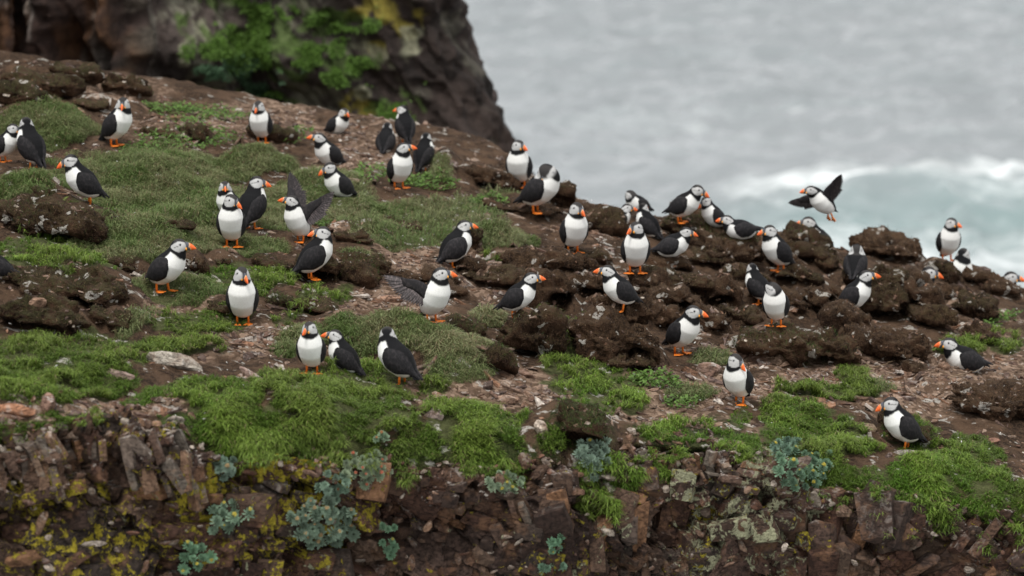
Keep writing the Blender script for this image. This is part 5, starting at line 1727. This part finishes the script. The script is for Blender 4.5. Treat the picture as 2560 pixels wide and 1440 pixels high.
def sample_patches(lst, P_list, dens, seed, mseed, g, thresh=0.0):
    X, Q = [], []
    for (u, v, ru, rv), (cx, cq, rx, rq, sh) in zip(lst, P_list):
        n = int(dens * ru * rv)
        r, a = np.sqrt(g.random(n)) * 1.25, g.random(n) * 2 * np.pi
        dx = rx * r * np.cos(a)
        X.append(cx + dx); Q.append(cq + rq * r * np.sin(a) + sh * dx)
    X, Q = np.concatenate(X), np.concatenate(Q)
    m = patch_mask(P_list, X, Q, mseed, 0.75 if mseed == 101 else 0.5)
    k = m > thresh
    return X[k], Q[k], m[k]
def trodden(P):
    """shorter growth where a bird stands"""
    k = np.ones(len(P))
    for f in FEET:
        e = np.hypot((P[:, 0] - f[0]) / 0.075, (P[:, 1] - f[1] + 0.05) / 0.16)
        k = np.minimum(k, 0.12 + 0.88 * smooth(0.75, 1.2, e))
    return k
def build_turf():
    g = np.random.default_rng(31)
    X, Q, m = sample_patches(TURF, P_TURF, 0.105, 1, 101, g)
    nt, kb = len(X), 12
    pk = fbm(np.stack([X, Q, 0 * X], 1) * np.array([11, 9, 1]), 3, 211) > -0.36
    X, Q, m = X[pk], Q[pk], m[pk]; nt = len(X)
    P, N = surf(X, Q), surf_normals(X, Q)
    uu_, vv_, _ = project(P)
    P = np.where((vv_ > np.interp(uu_, *ROCK_V))[:, None], rock_point(X, Q), P)      # rooted on the stones of the face
    hold = smooth(0.0, 0.25, m)
    clump = fbm(np.stack([X, Q, 0 * X], 1) * np.array([6, 5, 1]), 3, 202)
    big = fbm(np.stack([X, Q, 0 * X], 1) * np.array([1.6, 1.3, 1]), 2, 205)
    up0 = N * 0.6 + np.array([0, -0.05, 0.5]) + g.normal(size=N.shape) * 0.28
    up0 /= np.linalg.norm(up0, axis=1)[:, None]
    swell = np.maximum(clump, -0.1)[:, None] * 0.055 * trodden(P)[:, None]
    fine_ = fbm(np.stack([X, Q, 0 * X], 1) * np.array([17, 14, 1]), 2, 207)
    trd = trodden(P)
    P = P + N * (swell + 0.020 * (fine_ * trd)[:, None])
    rep = lambda a: np.repeat(a, kb, axis=0)
    n = nt * kb
    az = rep(g.random(nt) * 6.283) + np.tile(np.arange(kb) * 2.4, nt) + g.normal(size=n) * 0.3
    tuft = g.random(nt) * (0.62 + 0.38 * smooth(-0.25, 0.25, clump)) 
    L = rep((0.020 + 0.026 * tuft * hold + 0.012 * (clump > 0.05)) * trd) * g.uniform(0.65, 1.25, n)
    W = g.uniform(0.0022, 0.0042, n)
    lean = g.uniform(0.45, 1.35, n)
    sag = rep(smooth(0.75, 0.2, N[:, 2])) * g.uniform(0.0, 0.75, n)
    hue = rep(np.clip(0.5 + 1.6 * clump + 0.35 * g.normal(size=nt), 0, 1))[:, None]
    dull = rep(np.clip(0.5 + 1.2 * big, 0, 1))[:, None]
    ct = np.array([0.110, 0.215, 0.022]) * (1.0 - hue) + np.array([0.195, 0.290, 0.048]) * hue
    ct = ct * (1 - 0.45 * dull) + np.array([0.140, 0.165, 0.045]) * 0.45 * dull
    dead = (g.random(n) < 0.05)[:, None]
    ct = np.where(dead, np.array([0.20, 0.17, 0.085]), ct) * g.uniform(0.75, 1.25, (n, 1)) * rep(0.62 + 0.75 * tuft)[:, None]
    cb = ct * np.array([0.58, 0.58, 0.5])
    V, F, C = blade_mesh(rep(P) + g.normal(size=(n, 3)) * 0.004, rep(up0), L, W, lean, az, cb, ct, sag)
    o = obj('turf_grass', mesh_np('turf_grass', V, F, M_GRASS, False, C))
    tag(o, 'bright green short turf carpeting the brink and lower slope', 'grass', kind='stuff')
    print('turf blades', n)
build_turf()

def build_tussock():
    g = np.random.default_rng(37)
    X, Q, m = sample_patches(TUSS, P_TUSS, 0.85, 2, 131, g, -0.02)
    n = len(X)
    P, N = surf(X, Q), surf_normals(X, Q)
    pv = np.stack([X, Q, 0 * X], 1)
    c1, c2 = fbm(pv * np.array([5, 4, 1]), 3, 302), fbm(pv * np.array([14, 10, 1]), 2, 305)
    up = N * 0.5 + np.array([0, 0, 0.6]) + g.normal(size=(n, 3)) * 0.12
    up /= np.linalg.norm(up, axis=1)[:, None]
    down = np.arctan2(N[:, 1], N[:, 0])                     # blades comb downhill
    az = down + g.normal(size=n) * 1.1
    L = (0.034 + 0.042 * np.clip(0.5 + c2, 0, 1)) * g.uniform(0.65, 1.35, n) * (0.55 + 0.45 * smooth(-0.02, 0.3, m)) * trodden(P)
    W = g.uniform(0.0022, 0.0038, n)
    lean = g.uniform(0.45, 1.1, n)
    h = np.clip(0.5 + 1.1 * c1, 0, 1)[:, None]
    ct = np.array([0.155, 0.225, 0.066]) * (1 - h) + np.array([0.260, 0.285, 0.130]) * h
    straw = (g.random(n) < 0.10 + 0.25 * np.clip(c1, 0, 1))[:, None]
    ct = np.where(straw, np.array([0.30, 0.24, 0.135]), ct) * g.uniform(0.7, 1.25, (n, 1))
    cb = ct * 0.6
    sag = smooth(0.92, 0.5, N[:, 2]) * g.uniform(0.2, 1.0, n)
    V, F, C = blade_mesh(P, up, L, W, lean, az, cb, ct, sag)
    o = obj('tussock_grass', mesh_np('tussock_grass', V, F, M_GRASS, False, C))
    tag(o, 'dull olive tussocky grass on the upper slope and hummocks', 'grass', kind='stuff')
    print('tussock blades', n)
build_tussock()

def build_fuzz():
    """hair-fine dead roots standing out of the peat, moss and grass on some hummocks"""
    g = np.random.default_rng(41)
    V0, F0 = MVa, MFa
    a, b, c = V0[F0[:, 0]], V0[F0[:, 1]], V0[F0[:, 2]]
    nr = np.cross(b - a, c - a); ar = np.linalg.norm(nr, axis=1); nr /= ar[:, None] + 1e-12
    u, v, d = project((a + b + c) / 3)
    w = ar * (nr[:, 1] < 0.35) * (nr[:, 2] > -0.35) * (v > 350)
    w /= w.sum()
    n = 84000
    f = g.choice(len(F0), n, p=w)
    r1, r2 = np.sqrt(g.random(n)), g.random(n)
    P = (1 - r1)[:, None] * a[f] + (r1 * (1 - r2))[:, None] * b[f] + (r1 * r2)[:, None] * c[f]
    N = nr[f]
    up = N + np.array([0, 0, -0.25]) + g.normal(size=(n, 3)) * 0.35
    up /= np.linalg.norm(up, axis=1)[:, None]
    L = g.uniform(0.007, 0.026, n) * np.where(g.random(n) < 0.12, 1.7, 1.0)
    ct = np.array([0.110, 0.072, 0.044]) * np.exp(g.normal(size=(n, 1)) * 0.6)
    V, F, C = blade_mesh(P, up, L, g.uniform(0.0010, 0.0018, n), g.uniform(0.2, 0.9, n), g.random(n) * 6.283, ct * 0.6, ct)
    o = obj('root_fibres', mesh_np('root_fibres', V, F, M_GRASS, False, C), ground)
    tag(o, kind='stuff')
    # moss and grass on the mossy hummocks
    which = np.concatenate([np.full(len(mf), i) for i, mf in enumerate(MF)])
    green = np.array([MOSSY.get((m_[0], m_[1]), 0.0) for m_ in MOUNDS])[which]
    w = ar * green * (nr[:, 2] > 0.0) * (nr[:, 1] < 0.5)
    w /= w.sum()
    n = 14000
    f = g.choice(len(F0), n, p=w)
    r1, r2 = np.sqrt(g.random(n)), g.random(n)
    P = (1 - r1)[:, None] * a[f] + (r1 * (1 - r2))[:, None] * b[f] + (r1 * r2)[:, None] * c[f]
    keep = fbm(P * 14, 3, 77) > -0.05
    P, N = P[keep], nr[f][keep]; n = len(P)
    up = N * 0.6 + np.array([0, 0, 0.5]) + g.normal(size=(n, 3)) * 0.3
    up /= np.linalg.norm(up, axis=1)[:, None]
    ct = np.array([0.085, 0.130, 0.030]) * g.uniform(0.5, 1.4, (n, 1))
    V, F, C = blade_mesh(P, up, g.uniform(0.010, 0.032, n), g.uniform(0.0014, 0.0024, n), g.uniform(0.3, 1.0, n), g.random(n) * 6.283, ct * 0.5, ct)
    o = obj('moss', mesh_np('moss', V, F, M_GRASS, False, C), ground)
    tag(o, kind='stuff')
build_fuzz()

def build_weeds():
    g = np.random.default_rng(43)
    X, Q, m = sample_patches(WEED, P_WEED, 0.42, 3, 191, g, -0.05)
    n = len(X)
    P, N = surf(X, Q), surf_normals(X, Q)
    P = P + N * (g.random(n) * 0.030)[:, None]
    az = g.random(n) * 6.283
    d = np.stack([np.cos(az), np.sin(az), g.uniform(-0.1, 0.8, n)], 1); d /= np.linalg.norm(d, axis=1)[:, None]
    nn = np.tile([0, -0.2, 1.0], (n, 1)) + g.normal(size=(n, 3)) * 0.3
    c = np.array([0.095, 0.165, 0.035]) * g.uniform(0.6, 1.45, (n, 1))
    V, F, C = leaf_mesh(P, d, nn, g.uniform(0.018, 0.036, n), g.uniform(0.009, 0.017, n), c)
    o = obj('leafy_weeds', mesh_np('leafy_weeds', V, F, M_GRASS, False, C))
    tag(o, 'light green leafy weeds creeping between the tussocks', 'weeds', kind='stuff')
build_weeds()

def build_feathers():
    """moulted down and white flecks caught in the growth"""
    g = np.random.default_rng(53)
    X, Q = g.uniform(-2.9, 2.9, 420), g.uniform(-0.25, 4.6, 420)
    P, N = surf(X, Q), surf_normals(X, Q)
    u, v, d = project(P)
    k = (u > 0) & (u < 2560) & (v > 330)
    P, N = P[k], N[k]; n = len(P)
    az = g.random(n) * 6.283
    dr = np.stack([np.cos(az), np.sin(az), g.uniform(0, 0.6, n)], 1); dr /= np.linalg.norm(dr, axis=1)[:, None]
    c = np.array([0.62, 0.61, 0.58]) * g.uniform(0.7, 1.15, (n, 1))
    V, F, C = leaf_mesh(P + N * g.uniform(0.004, 0.022, n)[:, None], dr, N + g.normal(size=(n, 3)) * 0.2, g.uniform(0.007, 0.020, n), g.uniform(0.004, 0.009, n), c)
    o = obj('down_feathers', mesh_np('down_feathers', V, F, M_GRASS, False, C))
    tag(o, 'tiny white moulted feathers caught in grass and soil', 'feathers', kind='stuff')
build_feathers()

# dry stalks
def twig(pts, label, seed, rad=0.0028):
    g = np.random.default_rng(seed)
    P = []
    for (u, v, dv) in pts:
        q, n, i = hit(BVH_M, u, v)
        P.append(np.array(q) + np.array([0, -0.012, 0.010 + dv]))
    P = np.array(P)
    t = np.linspace(0, 1, len(P)); tt = np.linspace(0, 1, 12)
    P = np.stack([np.interp(tt, t, P[:, k]) for k in range(3)], 1) + g.normal(size=(12, 3)) * 0.0022
    V, F = tube(P - P[0], rad * (1.1 - 0.7 * tt), 6)
    o = obj('dry_stalk', mesh_np('dry_stalk', V, F, M_GRASS, True, np.tile([0.26, 0.18, 0.11], (len(V), 1))), None, P[0])
    tag(o, label, 'twig', 'dry stalks on the headland')
twig([(404, 1082, 0.02), (418, 1130, 0.015), (436, 1186, 0.0)], 'dry stalk hanging over the shoulder of upended slabs', 1)
twig([(2368, 948, 0.0), (2410, 940, 0.004), (2448, 928, 0.0)], 'thin dry stalk on shale below the puffin lying on turf', 2)
twig([(2160, 925, 0.0), (2205, 918, 0.004), (2240, 905, 0.0)], 'short dry stalk on open shale below the peat bank', 3)

# weeds rooted on the ledges of the cliff behind
CLIFF_GREEN = [(640, 75, 95, 60, 0), (820, 55, 75, 24, 0), (640, 150, 60, 36, 0), (700, 120, 60, 50, 0), (600, 165, 50, 30, 1), (740, 150, 60, 26, 0), (640, 200, 30, 40, 1), (870, 165, 60, 34, 0),
               (850, 185, 40, 30, 0), (620, 262, 90, 30, 1), (680, 262, 40, 36, 0), (985, 275, 36, 30, 0), (745, 310, 40, 16, 0), (480, 220, 26, 16, 0), (560, 10, 60, 26, 0), (900, 60, 50, 20, 0),
               (770, 110, 40, 20, 0), (800, 135, 36, 18, 0), (1010, 300, 26, 18, 0), (470, 125, 16, 24, 0), (540, 120, 36, 24, 0), (800, 300, 60, 14, 0), (730, 190, 40, 24, 1), (560, 255, 50, 16, 1), (860, 110, 30, 16, 0), (690, 50, 60, 40, 0), (610, 100, 40, 50, 0), (930, 190, 26, 20, 0), (520, 180, 30, 20, 1), (1000, 265, 30, 26, 0), (1040, 200, 20, 20, 0), (770, 330, 30, 14, 0)]
def build_cliff_weeds():
    g = np.random.default_rng(47)
    items = []
    for (u, v, ru, rv, kind) in CLIFF_GREEN:
        n = int(ru * rv * 1.0)
        r, a = np.sqrt(g.random(n)) * 1.1, g.random(n) * 6.283
        # a clump hangs where its spot is on the rock face, spread over the stone itself
        p0, n0, _ = hit(BVH_C, u, v)
        if p0 is None: continue
        dep = p0[1]
        xs, zs = p0[0] + ru / FPX * dep * r * np.cos(a), p0[2] + rv / FPX * dep * r * np.sin(a)
        keep = fbm(np.stack([xs, zs, 0 * xs], 1) * np.array([7, 9, 1]), 3, 66) > -0.05
        for x, z in zip(xs[keep], zs[keep]):
            h_, nn, _, _ = BVH_C.ray_cast(Vector((x, p0[1] - 3, z)), Vector((0, 1, 0)), 6)
            if h_ is None: continue
            items.append((h_[0], h_[1] - g.uniform(0, 0.10), h_[2], kind))
    A = np.array(items)
    n = len(A)
    P = A[:, :3]
    az = g.random(n) * 6.283
    d = np.stack([np.cos(az), -0.6 + 0.4 * np.sin(az), g.uniform(-0.5, 0.7, n)], 1); d /= np.linalg.norm(d, axis=1)[:, None]
    nn = np.tile([0, -0.5, 0.8], (n, 1)) + g.normal(size=(n, 3)) * 0.35
    c = np.where(A[:, 3:4] > 0.5, np.array([0.080, 0.150, 0.080]), np.array([0.098, 0.180, 0.032])) * g.uniform(0.45, 1.5, (n, 1))
    V, F, C = leaf_mesh(P, d, nn, g.uniform(0.015, 0.034, n), g.uniform(0.007, 0.014, n), c)
    o = obj('cliff_weeds', mesh_np('cliff_weeds', V, F, M_GRASS, False, C))
    tag(o, 'blurred green weeds growing on ledges of the dark cliff', 'weeds', kind='stuff')
    print('cliff weeds', n)
build_cliff_weeds()

# ---------------------------------------------------------------- roseroot: fleshy blue-green rosettes on the rock face
def rosette_mesh(seed, n_leaf=30, R_=0.027):
    g = np.random.default_rng(seed)
    parts = []
    st, sf = tube([(0, 0, -0.045), (0.002, 0, -0.02), (0, 0, 0.012)], [0.003, 0.0032, 0.0025], 5, False)
    parts.append((st, sf, np.array([0.11, 0.15, 0.08])))
    for k in range(n_leaf):
        t = k / (n_leaf - 1)
        a = k * 2.39996
        z0 = -0.030 + 0.040 * t
        el = R(-5 + 62 * t)
        L = R_ * (1.0 - 0.45 * t) * g.uniform(0.85, 1.15)
        W = L * 0.36
        o = np.array([0.003 * math.cos(a), 0.003 * math.sin(a), z0])
        d = np.array([math.cos(a) * math.cos(el), math.sin(a) * math.cos(el), math.sin(el)])
        s = np.array([-math.sin(a), math.cos(a), 0.0])
        nn = np.cross(d, s)
        if nn[2] < 0: nn = -nn
        pts, col = [], []
        for (f, w, lift) in ((0.0, 0.25, 0), (0.45, 0.85, 0.06), (0.78, 1.0, 0.12), (1.0, 0.30, 0.22)):
            for q in (-1, 0, 1):
                pts.append(o + d * L * f + s * W * 0.5 * w * q + nn * L * (lift - 0.10 * (q == 0)))
                col.append(np.array([0.225, 0.300, 0.222]) * (0.62 + 0.62 * f + 0.18 * (q != 0)))
        parts.append((np.array(pts), [grid_faces(4, 3)], np.array(col)))
    return join_parts(parts)
def head_mesh(seed):
    g = np.random.default_rng(seed)
    parts = []
    for k in range(14):
        a, r = k * 2.4, 0.0085 * math.sqrt((k + 0.5) / 14)
        c = np.array([r * math.cos(a), r * math.sin(a), 0.012 + 0.004 * (1 - (r / 0.0085) ** 2) + g.normal() * 0.001])
        V, F = ICO2
        parts.append((V * 0.0024 + c, [F], np.array([1.0, 1.0, 1.0]) * g.uniform(0.7, 1.2)))
    return join_parts(parts)
ROS = [mesh_np('rosette', *rosette_mesh(50 + k, 38 + 5 * k)[:2], M_SUCC, False, rosette_mesh(50 + k, 38 + 5 * k)[2]) for k in range(4)]
HEAD = [mesh_np('flower_head', *head_mesh(80 + k)[:2], M_SUCC, True, head_mesh(80 + k)[2]) for k in range(2)]
# everything the succulents can root on
_rt = np.concatenate([ROCK_F[:, [0, 1, 2]], ROCK_F[:, [0, 2, 3]]])
BVH_R = BVHTree.FromPolygons(np.concatenate([_sub.reshape(-1, 3), ROCK_W]).tolist(), np.concatenate([_gt, _rt + len(_subxq)]).tolist())
# u, v, half sizes, shoots, flower colour, share in flower, tint, size, label
YEL, ORA, RED, STR = (0.46, 0.38, 0.06), (0.45, 0.20, 0.08), (0.55, 0.16, 0.09), (0.36, 0.25, 0.12)
ROSEROOT = [
 (562, 1172, 36, 22, 8, STR, 0.15, (1, 1, 1.05), 1.0, 'small roseroot on the dark earth overhang with a pinkish leaf tip, above the yellow lichen'),
 (573, 1292, 52, 38, 13, YEL, 0.35, (0.95, 1, 0.95), 1.0, 'middle sized roseroot with yellow buds on the face left of the great clump'),
 (492, 1392, 36, 36, 9, YEL, 0.4, (0.8, 1, 0.85), 1.0, 'roseroot with yellow heads low on the face beside a lichen covered boulder'),
 (808, 1310, 84, 56, 34, STR, 0.5, (1, 1, 1), 1.12, 'largest roseroot clump with straw coloured heads, in the middle of the face'),
 (835, 1215, 46, 32, 13, ORA, 0.1, (0.95, 1, 1), 1.0, 'roseroot just above the largest clump and below the red flowered one'),
 (918, 1172, 62, 38, 22, RED, 0.42, (1.1, 1, 0.9), 0.92, 'roseroot with orange red flower heads under the turf'),
 (972, 1352, 24, 44, 8, YEL, 0.3, (0.8, 1, 0.85), 0.85, 'straggling small roseroot right of the largest clump'),
 (1262, 1212, 46, 28, 11, YEL, 0.15, (1.05, 1, 0.9), 0.85, 'grey green roseroot hanging under turf above the white edged slabs'),
 (1482, 1140, 40, 44, 15, YEL, 0.1, (1, 1, 1.05), 1.05, 'tall roseroot in the dark gap under the mossy overhang'),
 (1960, 1120, 44, 26, 11, YEL, 0.15, (0.75, 0.85, 0.85), 0.9, 'dark roseroot at the upper edge of the big green bank'),
 (2005, 1175, 74, 48, 30, YEL, 0.35, (0.72, 0.85, 0.75), 0.95, 'broad dark roseroot with yellow buds at the foot of the green bank'),
 (1388, 1362, 20, 18, 5, YEL, 0.3, (0.75, 1, 0.85), 0.85, 'tiny roseroot between tall blocks low on the face'),
 (1392, 1424, 42, 14, 8, YEL, 0.0, (0.85, 1, 0.95), 0.9, 'roseroot at the bottom picture edge below the tall blocks'),
 (952, 1098, 20, 10, 3, ORA, 0.5, (1, 1, 0.9), 0.8, 'sprig of roseroot above the red flowered clump, in the turf'),
]
def build_roseroot(rec, idx):
    u, v, ru, rv, n, fc, share, tint, size, label = rec
    g = np.random.default_rng(600 + idx)
    root = None
    for k in range(n):
        for _try in range(12):
            r, a = math.sqrt((k + 0.6) / n), k * 2.39996 + idx
            uu, vv_ = u + ru * r * math.cos(a) + g.normal() * 4, v + rv * r * math.sin(a) + g.normal() * 4
            p, nn, i = hit(BVH_R, uu, vv_)
            if p is not None: break
        if p is None: continue
        if root is None:
            root = obj('roseroot', None, None, p)
            tag(root, label, 'succulent', 'roseroot plants on the rock face')
            base = Vector(p)
        nv = Vector(nn)
        if nv[1] > 0: nv = -nv
        ax = (nv * 0.35 + Vector((g.normal() * 0.30, -0.62, 0.55 + g.normal() * 0.25))).normalized()
        s = size * g.uniform(0.72, 1.15) * 0.88
        bulge = 0.020 + 0.045 * (1 - r) * min(1, ru / 60)
        loc = Vector(p) + ax * 0.030 * s + Vector((0, -bulge, 0.3 * bulge))
        q = Vector((0, 0, 1)).rotation_difference(ax).to_matrix() @ Euler((0, 0, g.uniform(0, 6.28))).to_matrix()
        o = obj('rosette', ROS[g.integers(4)], root, loc - base, q.to_euler(), s)
        t = np.array(tint) * g.uniform(0.75, 1.2)
        o.color = (*t, 1)
        if g.random() < share:
            h = obj('flower_head', HEAD[g.integers(2)], root, loc - base + ax * 0.004 * s, q.to_euler(), s * g.uniform(0.7, 1.2))
            h.color = (*(np.array(fc) * g.uniform(0.8, 1.15)), 1)
for i, rec in enumerate(ROSEROOT):
    build_roseroot(rec, i)
